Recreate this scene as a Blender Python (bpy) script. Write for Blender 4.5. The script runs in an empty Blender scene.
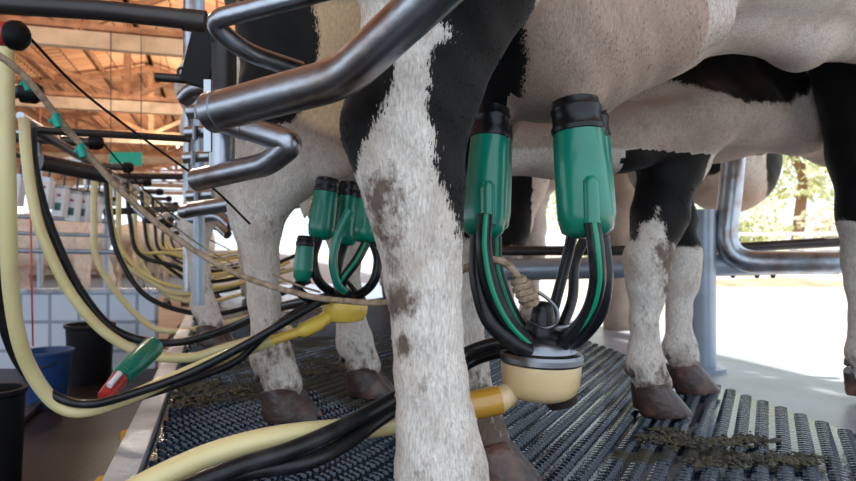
import bpy, bmesh, math, random
import numpy as np
from mathutils import Vector, Matrix, noise as mnoise
random.seed(7)
rng = np.random.default_rng(7)
PI = math.pi
scn = bpy.context.scene
COL = scn.collection

# ------------------------------------------------------------------ camera
H = 0.45; F = 640.0
cam_d = bpy.data.cameras.new('camera'); cam = bpy.data.objects.new('camera', cam_d); COL.objects.link(cam)
cam.location = (0, 0, H); cam.rotation_euler = (PI/2, 0, 0)
cam_d.sensor_width = 36; cam_d.lens = 36*F/856; cam_d.clip_start = .02
cam_d.dof.use_dof = True; cam_d.dof.focus_distance = 0.98; cam_d.dof.aperture_fstop = 7.0
scn.camera = cam

# ------------------------------------------------------------------ world, sun, exposure
w = bpy.data.worlds.new('world'); scn.world = w; w.use_nodes = True
bg = w.node_tree.nodes['Background']
bg.inputs[0].default_value = (.74, .86, 1.0, 1); bg.inputs[1].default_value = 1.3
sd = bpy.data.lights.new('sun', 'SUN'); sd.energy = 8; sd.color = (1, .95, .86); sd.angle = .01
so = bpy.data.objects.new('sun', sd); COL.objects.link(so)
so.rotation_euler = (math.radians(40), 0, math.radians(118))   # from the right and ahead
so.location = (20, 10, 20)
vs = scn.view_settings
vs.view_transform = 'Standard'; vs.look = 'None'; vs.gamma = 1; vs.use_curve_mapping = False
vs.exposure = 0.62

# ------------------------------------------------------------------ helpers
def at(px, py, Y):
    return Vector(((px-428)/F*Y, Y, H-(py-240.5)/F*Y))
U = Vector((-.305, .952, 0))        # along the milking pit
V = Vector((.952, .305, 0))         # across it, away from the pit
K0 = Vector((-.6, 1.2, 0))          # a point of the kerb
def L(u, v, z=0):
    p = K0 + U*u + V*v; p.z = z
    return p

def tag(o, label=None, cat=None, group=None, kind=None):
    if label: o['label'] = label
    if cat: o['category'] = cat
    if group: o['group'] = group
    if kind: o['kind'] = kind
    return o
def empty(name, loc, label, cat, group=None):
    o = bpy.data.objects.new(name, None); COL.objects.link(o); o.location = loc; o.empty_display_size = .05
    bpy.context.view_layer.update()
    return tag(o, label, cat, group)

class MB:
    def __init__(s): s.v = []; s.f = []
    def add(s, vs_, fs):
        n = len(s.v); s.v += [tuple(p) for p in vs_]; s.f += [tuple(i+n for i in f) for f in fs]; return s
    def box(s, a, b, mat=None):
        x0, y0, z0 = a; x1, y1, z1 = b
        vs_ = [Vector((x, y, z)) for z in (z0, z1) for y in (y0, y1) for x in (x0, x1)]
        if mat is not None: vs_ = [mat @ p for p in vs_]
        return s.add(vs_, [(0,2,3,1),(4,5,7,6),(0,1,5,4),(2,6,7,3),(0,4,6,2),(1,3,7,5)])
    def bar(s, a, b, w_, h_):
        a = Vector(a); b = Vector(b); d = (b-a).normalized()
        up = Vector((0,0,1)) if abs(d.z) < .9 else Vector((1,0,0))
        x = d.cross(up).normalized(); y = x.cross(d)
        vs_ = [p+x*sx*w_/2+y*sy*h_/2 for p in (a, b) for sx, sy in ((-1,-1),(1,-1),(1,1),(-1,1))]
        return s.add(vs_, [(3,2,1,0),(4,5,6,7),(0,1,5,4),(1,2,6,5),(2,3,7,6),(3,0,4,7)])
    def tube(s, pts, r, n=14, caps=True):
        pts = [Vector(p) for p in pts]; m = len(pts)
        rs = r if isinstance(r, (list, tuple)) else [r]*m
        t = [(pts[min(i+1, m-1)]-pts[max(i-1, 0)]).normalized() for i in range(m)]
        up = Vector((0,0,1)) if abs(t[0].z) < .9 else Vector((1,0,0))
        x = t[0].cross(up).normalized(); base = len(s.v)
        for i in range(m):
            x = (x - t[i]*x.dot(t[i])).normalized(); y = t[i].cross(x)
            for k in range(n):
                a = 2*PI*k/n; s.v.append(tuple(pts[i]+(x*math.cos(a)+y*math.sin(a))*rs[i]))
        for i in range(m-1):
            for k in range(n):
                a = base+i*n+k; b = base+i*n+(k+1) % n
                s.f.append((a, b, b+n, a+n))
        if caps:
            s.f.append(tuple(base+k for k in range(n))[::-1]); s.f.append(tuple(base+(m-1)*n+k for k in range(n)))
        return s
    def lathe(s, prof, mat, n=28):
        # prof: list (r, z)
        base = len(s.v); m = len(prof)
        for r, z in prof:
            for k in range(n):
                a = 2*PI*k/n; s.v.append(tuple(mat @ Vector((r*math.cos(a), r*math.sin(a), z))))
        for i in range(m-1):
            for k in range(n):
                a = base+i*n+k; b = base+i*n+(k+1) % n
                s.f.append((a, b, b+n, a+n))
        s.f.append(tuple(base+k for k in range(n))[::-1]); s.f.append(tuple(base+(m-1)*n+k for k in range(n)))
        return s
    def build(s, name, mat, parent=None, smooth=True, origin=None, sharp=.7):
        me = bpy.data.meshes.new(name)
        o = bpy.data.objects.new(name, me); COL.objects.link(o)
        org = Vector((0,0,0))
        if parent is not None:
            q = parent
            while q is not None: org += Vector(q.location); q = q.parent
            o.parent = parent
        elif origin is not None:
            org = Vector(origin); o.location = org
        else:
            a = np.array(s.v); org = Vector((float(a[:,0].mean()), float(a[:,1].mean()), float(a[:,2].min()))); o.location = org
        me.from_pydata([tuple(Vector(p)-org) for p in s.v], [], s.f); me.update()
        me.materials.append(mat)
        if smooth:
            me.shade_smooth()
            try: me.set_sharp_from_angle(angle=sharp)
            except Exception: pass
        return o

def spline(pts, n=10):
    pts = [Vector(p) for p in pts]
    q = [2*pts[0]-pts[1]]+pts+[2*pts[-1]-pts[-2]]; out = []
    for i in range(1, len(q)-2):
        for k in range(n):
            t = k/n
            out.append(.5*((2*q[i])+(-q[i-1]+q[i+1])*t+(2*q[i-1]-5*q[i]+4*q[i+1]-q[i+2])*t*t+(-q[i-1]+3*q[i]-3*q[i+1]+q[i+2])*t**3))
    out.append(pts[-1]); return out
def fillet(pts, r, n=8):
    pts = [Vector(p) for p in pts]; out = [pts[0]]
    for i in range(1, len(pts)-1):
        a, b, c = pts[i-1], pts[i], pts[i+1]
        d1 = (a-b); d2 = (c-b); rr = min(r, d1.length*.48, d2.length*.48)
        p = b+d1.normalized()*rr; q = b+d2.normalized()*rr
        for k in range(n+1):
            t = k/n; out.append(p*(1-t)**2+b*2*t*(1-t)+q*t*t)
    out.append(pts[-1]); return out

# ------------------------------------------------------------------ materials
def mat(name, color, rough=.5, metal=0, **kw):
    m = bpy.data.materials.new(name); m.use_nodes = True
    nt = m.node_tree; b = nt.nodes['Principled BSDF']
    b.inputs['Base Color'].default_value = (*color, 1); b.inputs['Roughness'].default_value = rough; b.inputs['Metallic'].default_value = metal
    for k, v_ in kw.items():
        if k in ('noise', 'bump', 'coords'): continue
        b.inputs[k.replace('_', ' ')].default_value = v_
    if 'noise' in kw:                                       # (scale, other colour, low, high)
        sc, c2, lo, hi = kw['noise']
        tc = nt.nodes.new('ShaderNodeTexCoord'); n = nt.nodes.new('ShaderNodeTexNoise'); n.inputs['Scale'].default_value = sc; n.inputs['Detail'].default_value = 6
        nt.links.new(tc.outputs['Object'], n.inputs['Vector'])
        r = nt.nodes.new('ShaderNodeMapRange'); r.inputs[1].default_value = lo; r.inputs[2].default_value = hi
        nt.links.new(n.outputs['Fac'], r.inputs[0])
        mx = nt.nodes.new('ShaderNodeMix'); mx.data_type = 'RGBA'
        mx.inputs[6].default_value = (*color, 1); mx.inputs[7].default_value = (*c2, 1)
        nt.links.new(r.outputs[0], mx.inputs[0]); nt.links.new(mx.outputs[2], b.inputs['Base Color'])
    if 'bump' in kw:
        sc, st = kw['bump']
        tc = nt.nodes.new('ShaderNodeTexCoord'); n = nt.nodes.new('ShaderNodeTexNoise'); n.inputs['Scale'].default_value = sc; n.inputs['Detail'].default_value = 5
        nt.links.new(tc.outputs['Object'], n.inputs['Vector'])
        bp = nt.nodes.new('ShaderNodeBump'); bp.inputs['Strength'].default_value = st; bp.inputs['Distance'].default_value = .01
        nt.links.new(n.outputs['Fac'], bp.inputs['Height']); nt.links.new(bp.outputs[0], b.inputs['Normal'])
    return m
steel = mat('galvanised steel', (.40,.43,.48), .33, 1, noise=(14, (.26,.19,.15), .50, .72), bump=(40, .12))
steel_d = mat('dark painted steel', (.025,.022,.022), .38, .2, noise=(10, (.06,.04,.035), .4, .75))
steel_l = mat('pale galvanised rail', (.34,.40,.48), .38, .45, noise=(9, (.24,.27,.31), .5, .8))
chrome = mat('polished stainless steel', (.22,.23,.25), .28, 1, bump=(20, .06))
rubber = mat('black rubber', (.007,.0075,.009), .30, Specular_IOR_Level=.32, noise=(30, (.03,.03,.032), .5, .8))
green = mat('green plastic shell', (.0,.19,.12), .30, noise=(12, (.0,.13,.08), .45, .8), Coat_Weight=.3)
green_s = mat('green stripe rubber', (.0,.26,.13), .4)
yellow = mat('cream yellow milk hose', (.68,.57,.29), .34, noise=(9, (.52,.42,.17), .5, .85), Subsurface_Weight=.15, Subsurface_Radius=(.02,.015,.006), Subsurface_Scale=.5)
yellow2 = mat('strong yellow plastic', (.78,.53,.08), .32, noise=(14, (.62,.42,.08), .5, .8))
yellow3 = mat('yellow tube', (.68,.52,.17), .34)
amber = mat('amber elbow', (.50,.26,.03), .22, Coat_Weight=.5, Subsurface_Weight=.2, Subsurface_Scale=.02)
cream = mat('translucent cream bowl', (.70,.52,.28), .22, Subsurface_Weight=.35, Subsurface_Radius=(.03,.02,.01), Subsurface_Scale=.5, Coat_Weight=.6, noise=(9, (.58,.42,.22), .4, .75))
rope_m = mat('braided brown rope', (.42,.30,.20), .85, noise=(60, (.22,.145,.09), .4, .7), bump=(160, .6))
red_m = mat('red plastic', (.42,.03,.02), .35)
white_p = mat('white plastic', (.78,.80,.84), .35)
blue_p = mat('dark blue plastic', (.01,.045,.16), .4)
black_p = mat('black plastic', (.006,.006,.007), .5, Specular_IOR_Level=.2)
banner_m = mat('green sheet', (.0,.30,.22), .5)
print_m = mat('dark print', (.05,.14,.13), .6); print_r = mat('dark red print', (.4,.03,.05), .6)
conc = mat('pale wet concrete', (.34,.37,.42), .35, noise=(3, (.20,.22,.25), .35, .7), bump=(25, .3))
conc_y = mat('sunlit yard concrete', (.44,.38,.32), .85, noise=(1.2, (.32,.26,.20), .4, .75), bump=(6, .4))
dirt_m = mat('dry brown earth', (.24,.14,.08), .95, noise=(2.5, (.40,.28,.18), .35, .7), bump=(5, .8))
column_m = mat('stained concrete column', (.42,.35,.29), .8, noise=(5, (.22,.17,.13), .35, .7), bump=(20, .5))
column_w = mat('cream painted column', (.74,.66,.56), .7, noise=(3, (.55,.44,.34), .5, .8))
wood = mat('brown truss timber', (.46,.23,.12), .7, noise=(6, (.22,.10,.05), .4, .7))
wood_l = mat('cream painted tie beam', (.62,.48,.34), .65, noise=(4, (.42,.30,.20), .4, .75))
kerb_m = mat('pale metal kerb', (.42,.46,.52), .42, .3, noise=(8, (.20,.20,.21), .45, .75), bump=(30, .3))
manure_m = mat('drying manure', (.028,.024,.014), .6, noise=(30, (.075,.062,.030), .4, .7), bump=(60, .9))
hoof_m = mat('horn of hoof', (.050,.028,.022), .40, noise=(14, (.24,.12,.085), .48, .78), bump=(40, .5))
leafs = [mat('leaf %s' % n, c, .6, Subsurface_Weight=0) for n, c in (('yellow green', (.66,.66,.34)), ('mid green', (.46,.54,.24)), ('dry', (.70,.62,.40)))]
bark = mat('bark', (.30,.17,.10), .9, bump=(10, .8))
fence_w = mat('white fence paint', (.80,.78,.74), .6)

def fur():
    m = bpy.data.materials.new('cow coat'); m.use_nodes = True; nt = m.node_tree; N = nt.nodes; K = nt.links
    b = N['Principled BSDF']
    def attr(n):
        a = N.new('ShaderNodeAttribute'); a.attribute_name = n; return a.outputs['Fac']
    tc = N.new('ShaderNodeTexCoord')
    def nz(scale, det=4, stretch=None, rough=.5):
        n = N.new('ShaderNodeTexNoise'); n.inputs['Scale'].default_value = scale; n.inputs['Detail'].default_value = det; n.inputs['Roughness'].default_value = rough
        if stretch:
            mp = N.new('ShaderNodeMapping'); mp.inputs['Scale'].default_value = stretch; K.new(tc.outputs['Object'], mp.inputs[0]); K.new(mp.outputs[0], n.inputs['Vector'])
        else: K.new(tc.outputs['Object'], n.inputs['Vector'])
        return n.outputs['Fac']
    def mth(op, a, b_, c=None):
        n = N.new('ShaderNodeMath'); n.operation = op
        for i, x in enumerate((a, b_) if c is None else (a, b_, c)):
            if isinstance(x, (int, float)): n.inputs[i].default_value = x
            else: K.new(x, n.inputs[i])
        return n.outputs[0]
    def rng_(x, lo, hi):
        n = N.new('ShaderNodeMapRange'); K.new(x, n.inputs[0]); n.inputs[1].default_value = lo; n.inputs[2].default_value = hi; return n.outputs[0]
    def mix(f, a, b_):
        n = N.new('ShaderNodeMix'); n.data_type = 'RGBA'; K.new(f, n.inputs[0])
        for i, x in ((6, a), (7, b_)):
            if isinstance(x, tuple): n.inputs[i].default_value = (*x, 1)
            else: K.new(x, n.inputs[i])
        return n.outputs[2]
    hair = nz(1, 5, (420, 420, 80), .65)
    big = nz(9, 5)
    mid = nz(38, 5, None, .6)
    white = mix(rng_(hair, .35, .65), (.47,.41,.35), (.78,.72,.66))
    white = mix(mth('MULTIPLY', rng_(big, .48, .68), .45), white, (.44,.33,.25))
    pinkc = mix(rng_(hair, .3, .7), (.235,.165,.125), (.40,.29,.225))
    mott = nz(1, 6, (16, 16, 7), .7)
    white = mix(mth('MULTIPLY', rng_(mott, .50, .66), .50), white, (.34,.255,.195))
    fine = nz(1, 5, (90, 90, 34), .7)
    white = mix(mth('MULTIPLY', rng_(fine, .55, .72), .38), white, (.26,.19,.15))
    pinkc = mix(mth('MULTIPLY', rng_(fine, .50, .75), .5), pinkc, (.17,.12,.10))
    col = mix(attr('pink_or_shade'), white, pinkc)  # udder skin tone, and the painted shade under the bellies
    col = mix(rng_(attr('pink_or_shade'), 1.05, 1.5), col, mix(rng_(hair, .3, .7), (.48,.30,.15), (.74,.53,.33)))
    d = mth('MULTIPLY', attr('dirt'), 1.45)
    dnz = nz(60, 6, (1, 1, .6), .75)
    dn = mth('MULTIPLY', rng_(mth('ADD', mth('MULTIPLY', mid, 1.6), mth('ADD', mth('MULTIPLY', dnz, 2.0), mth('SUBTRACT', d, 2.38))), -.05, .45), .92)
    col = mix(dn, col, mix(hair, (.035,.022,.016), (.17,.105,.07)))
    edge = mth('ADD', attr('black'), mth('MULTIPLY', mth('SUBTRACT', hair, .5), .05))
    edge = mth('ADD', edge, mth('MULTIPLY', mth('SUBTRACT', nz(22, 3), .5), .035))
    blk = mix(rng_(hair, .4, .8), (.0025,.0025,.003), (.012,.010,.009))
    col = mix(rng_(edge, -.001, .001), col, blk)
    K.new(col, b.inputs['Base Color'])
    b.inputs['Roughness'].default_value = .62
    b.inputs['Specular IOR Level'].default_value = .18
    b.inputs['Sheen Weight'].default_value = .08; b.inputs['Sheen Roughness'].default_value = .4
    hb = mth('ADD', mth('MULTIPLY', hair, .6), mth('MULTIPLY', mid, .6))
    bp = N.new('ShaderNodeBump'); bp.inputs['Strength'].default_value = .3; bp.inputs['Distance'].default_value = .003
    K.new(hb, bp.inputs['Height']); K.new(bp.outputs[0], b.inputs['Normal'])
    return m
fur_m = fur()

def mat_rubber_mat():
    m = mat('wet ribbed rubber mat', (.010,.013,.020), .13)
    nt = m.node_tree; N = nt.nodes; K = nt.links; b = N['Principled BSDF']
    tc = N.new('ShaderNodeTexCoord')
    def nz(s, d=5):
        n = N.new('ShaderNodeTexNoise'); n.inputs['Scale'].default_value = s; n.inputs['Detail'].default_value = d; K.new(tc.outputs['Object'], n.inputs['Vector']); return n.outputs['Fac']
    a = N.new('ShaderNodeAttribute'); a.attribute_name = 'muck'
    s = N.new('ShaderNodeMath'); s.operation = 'ADD'; K.new(nz(7, 7), s.inputs[0]); K.new(a.outputs['Fac'], s.inputs[1])
    r = N.new('ShaderNodeMapRange'); r.inputs[1].default_value = .72; r.inputs[2].default_value = .86; K.new(s.outputs[0], r.inputs[0])
    mx = N.new('ShaderNodeMix'); mx.data_type = 'RGBA'; mx.inputs[6].default_value = (.007,.015,.032,1); mx.inputs[7].default_value = (.034,.028,.012,1)
    K.new(r.outputs[0], mx.inputs[0]); K.new(mx.outputs[2], b.inputs['Base Color'])
    q = N.new('ShaderNodeMapRange'); q.inputs[3].default_value = .12; q.inputs[4].default_value = .6; K.new(r.outputs[0], q.inputs[0]); K.new(q.outputs[0], b.inputs['Roughness'])
    bp = N.new('ShaderNodeBump'); bp.inputs['Strength'].default_value = .2; bp.inputs['Distance'].default_value = .003
    K.new(nz(70, 4), bp.inputs['Height']); K.new(bp.outputs[0], b.inputs['Normal'])
    return m
matting = mat_rubber_mat()

def mat_tiles(name, c, c2, mortar, sx, sy, offs=.0, rough=.4):
    m = mat(name, c, rough); nt = m.node_tree; N = nt.nodes; b = N['Principled BSDF']
    uv = N.new('ShaderNodeTexCoord'); br = N.new('ShaderNodeTexBrick'); br.offset = offs
    mp = N.new('ShaderNodeMapping'); nt.links.new(uv.outputs['UV'], mp.inputs[0]); nt.links.new(mp.outputs[0], br.inputs['Vector'])
    br.inputs['Color1'].default_value = (*c,1); br.inputs['Color2'].default_value = (*c2,1); br.inputs['Mortar'].default_value = (*mortar,1)
    br.inputs['Scale'].default_value = 1; br.inputs['Brick Width'].default_value = sx; br.inputs['Row Height'].default_value = sy; br.inputs['Mortar Size'].default_value = min(sx, sy)*.06
    nt.links.new(br.outputs['Color'], b.inputs['Base Color'])
    return m
wall_t = mat_tiles('white wall tiles', (.66,.74,.86), (.60,.69,.82), (.30,.36,.46), .25, .25)
roof_t = mat_tiles('terracotta roof tiles', (.80,.44,.24), (.66,.31,.16), (.16,.06,.03), .26, .42, .5, .8)
pit_t = mat_tiles('brown perforated pit mat', (.010,.008,.007), (.015,.011,.009), (.042,.033,.028), .05, .05, 0, .35)

def uvquad(o, s=1.0, axes=(0, 1)):
    me = o.data; uv = me.uv_layers.new(name='UVMap')
    for l in me.loops:
        p = me.vertices[l.vertex_index].co; uv.data[l.index].uv = (p[axes[0]]*s, p[axes[1]]*s)

# ------------------------------------------------------------------ setting: decks, pit, yard
def slab(name, pts, z0, z1, m):
    mb = MB(); n = len(pts)
    mb.add([(p.x, p.y, z1) for p in pts]+[(p.x, p.y, z0) for p in pts], [tuple(range(n))]+[tuple(range(n, 2*n))[::-1]]+[((i+1) % n, i, i+n, (i+1) % n+n) for i in range(n)])
    o = mb.build(name, m, smooth=False, origin=(0,0,0)); tag(o, kind='structure'); return o
deck = slab('floor_deck', [L(-3.5,.06), L(-3.5,2.55), L(22,2.55), L(22,.06)], -.9, -.012, conc)
kerb = slab('trim_kerb', [L(-3.5,.0), L(-3.5,.055), L(22,.055), L(22,0)], -.9, .022, kerb_m)
pit_t.node_tree.nodes['Principled BSDF'].inputs['Specular IOR Level'].default_value = .15
pit = slab('floor_pit', [L(-3.5,-9), L(-3.5,0), L(22,0), L(22,-9)], -.9, -.65, pit_t); uvquad(pit)
yard = slab('floor_yard', [L(-14,2.55), L(-14,40), L(40,40), L(40,2.55)], -.9, -.12, conc_y)
far = slab('floor_far', [L(-14,-14), L(-14,-9), L(40,-9), L(40,-14)], -.9, -.1, conc_y)
far2 = slab('floor_end', [L(22,-9), L(22,2.55), L(40,2.55), L(40,-9)], -.9, -.1, conc_y)
opp = slab('floor_opposite', [Vector((-12,5.58,0)), Vector((-2.45,5.58,0)), Vector((-4.2,12,0)), Vector((-12,12,0))], -.66, -.6, conc_y)
wl = MB().box((-9.5,5.5,-.65),(-2.35,5.58,.0)).build('wall_pit', wall_t, smooth=False, origin=(0,0,0)); tag(wl, kind='structure'); uvquad(wl, 1, (0,2))
tag(MB().box((-9.5,5.47,-.0),(-2.32,5.60,.035)).build('trim_pit', kerb_m, smooth=False), kind='structure')

# rubber mat with rows of curved ribs
def rubber_mat():
    ang = math.radians(62); r = np.array([math.cos(ang), math.sin(ang)]); c = np.array([-r[1], r[0]])
    verts = []; faces = []; muck = []
    def muckf(x, y):
        p = 0
        for cx, cy, rx, ry, a in ((-.45,1.95,.60,.30,.42),(-.5,2.7,.6,.5,.38),(.0,2.15,.4,.3,.28),(.56,1.33,.22,.08,.42),(.42,1.30,.05,.06,.2),(.75,1.28,.18,.04,.3),(-.3,1.35,.22,.12,.15)):
            p += .8*a*math.exp(-((x-cx)/rx)**2-((y-cy)/ry)**2)
        return p
    # base sheet
    rows = 62; pitch = .043; step = .0175
    K = np.array(K0[:2]); Un = np.array(U[:2]); Vn = np.array(V[:2])
    def inside(p):
        q = p-K; v_ = q@Vn; u_ = q@Un
        far_v = 1.62 + .10*u_ if u_ < 2 else 1.82
        return v_ > .07 and v_ < far_v and -1.1 < u_ < 5.2
    e = [L(-1.2,.06), L(-1.2,1.50), L(2,1.84), L(5.3,1.84), L(5.3,.06)]
    for i in range(-64, 60):
        for j in range(0, 420):
            p0 = np.array([.1, .4]) + c*(i*pitch) + r*(j*step)
            if not inside(p0): continue
            if p0[1] < .75 or abs(p0[0]/p0[1]) > .78: continue
            hw = .0145; n = 4; base = len(verts)
            jx = rng.normal(0, .0012)
            for k in range(n):
                s = -1+2*k/(n-1); q = p0 + c*(hw*s) + r*(.006*s*s+jx)
                t = .0052
                for dr, z in ((-t, -.002), (-.0018, .0095), (.0018, .0095), (t, -.002)):
                    zz = z - .004*abs(s)**3 if z > 0 else z
                    verts.append((q[0]+r[0]*dr, q[1]+r[1]*dr, zz)); muck.append(0)
            m_ = muckf(p0[0], p0[1])
            for x in range(base, len(verts)): muck[x] = m_
            for k in range(n-1):
                a = base+k*4
                for d in range(3): faces.append((a+d, a+d+1, a+d+5, a+d+4))
            faces.append((base, base+1, base+2, base+3)); a = base+(n-1)*4; faces.append((a+3, a+2, a+1, a))
    # base as grid so that the muck attribute can vary
    b0 = len(verts); nu, nv = 90, 40
    for iu in range(nu+1):
        for iv in range(nv+1):
            u_ = -1.2+6.5*iu/nu; fv = 1.50+.1063*(u_+1.2) if u_ < 2 else 1.84
            p = L(u_, .06+(fv-.06)*iv/nv); verts.append((p.x, p.y, 0.0)); muck.append(muckf(p.x, p.y))
    for iu in range(nu):
        for iv in range(nv):
            a = b0+iu*(nv+1)+iv; faces.append((a, a+nv+1, a+nv+2, a+1))
    mb = MB(); mb.v = verts; mb.f = faces
    o = mb.build('rubber_mat', matting, origin=(0,0,-.0), sharp=.5)
    at_ = o.data.attributes.new('muck', 'FLOAT', 'POINT'); at_.data.foreach_set('value', np.array(muck, dtype=np.float32))
    # skirt
    tag(o, 'wet black ribbed rubber mat covering the milking deck', 'rubber mat')
    return o
rubber_mat()

# ------------------------------------------------------------------ roof
RV = -1.5; RZ = 4.95; EV_R = 4.5; EV_L = -9.0; EZ = 3.05
def roof_slope(name, v0, z0, v1, z1):
    nu, nv = 760, 12; mb = MB(); u0, u1 = -2.5, 38.0
    d = (L(0, v1, z1)-L(0, v0, z0)); nrm = d.normalized().cross(U).normalized()
    if nrm.z < 0: nrm = -nrm
    for i in range(nu+1):
        for j in range(nv+1):
            u_ = u0+(u1-u0)*i/nu; t = j/nv
            p = L(u_, v0+(v1-v0)*t, z0+(z1-z0)*t)+nrm*(.03*math.cos(i/nu*(u1-u0)/.26*2*PI)+.012*(j % 2))
            mb.v.append(tuple(p))
    for i in range(nu):
        for j in range(nv):
            a = i*(nv+1)+j; mb.f.append((a, a+nv+1, a+nv+2, a+1))
    o = mb.build(name, roof_t, origin=(0,0,0)); tag(o, kind='structure')
    uv = o.data.uv_layers.new(name='UVMap'); Ln = d.length
    for l in o.data.loops:
        i, j = divmod(l.vertex_index, nv+1); uv.data[l.index].uv = ((u1-u0)*i/nu, Ln*j/nv)
    n = max(2, int(Ln/1.05))
    for k in range(n+1):
        t = k/n; a = L(u0, v0+(v1-v0)*t, z0+(z1-z0)*t-.09); b = L(u1, v0+(v1-v0)*t, z0+(z1-z0)*t-.09)
        tag(MB().bar(a, b, .06, .10).build('trim_purlin', wood, smooth=False), kind='structure')
    return o
roof_slope('ceiling_right', RV, RZ, EV_R, EZ)
roof_slope('ceiling_left', RV, RZ, EV_L, EZ)
for k, u_ in enumerate((3.4, 7.6, 11.8, 16.0, 20.2, 25.0, 30.0, 35.0)):
    names = ['nearest', 'second', 'third', 'fourth', 'fifth', 'sixth', 'seventh', 'farthest']
    t = empty('roof_truss', L(u_, RV, 2.85), 'brown timber roof truss on a cream tie beam, %s of the eight under the tiles' % names[k], 'truss', 'roof trusses')
    MB().bar(L(u_, EV_L, 2.95), L(u_, EV_R, 2.95), .14, .20).build('tie_beam', wood_l, t, smooth=False)
    MB().bar(L(u_, EV_L, 3.12), L(u_, EV_R, 3.12), .10, .07).build('upper_tie', wood, t, smooth=False)
    for e, s in ((EV_L, -1), (EV_R, 1)):
        MB().bar(L(u_, RV, RZ-.2), L(u_, e, EZ-.0), .09, .13).build('rafter', wood, t, smooth=False)
        for q0, q1 in ((0, .33), (.33, .33), (.33, .66), (.66, .66)):
            a = L(u_, RV+(e-RV)*q0, 3.1); tt = q1 if q0 != q1 else q1
            b = L(u_, RV+(e-RV)*q1, RZ-.2+(EZ-RZ)*q1)
            MB().bar(a, b, .07, .09).build('web_strut', wood, t, smooth=False)
    MB().bar(L(u_, RV, 3.1), L(u_, RV, RZ-.2), .10, .10).build('king_post', wood, t, smooth=False)
for k, (px, Y) in enumerate(((199, 9.0), (204, 13.2))):
    p = at(px, 240, Y); p.z = -.65
    tag(MB().bar(p, (p.x, p.y, 2.84), .20, .20).build('roof_column', column_w, smooth=False), ['cream roof column nearer us, left of the steel stall posts', 'cream roof column farther down the parlour'][k], 'column')

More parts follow.
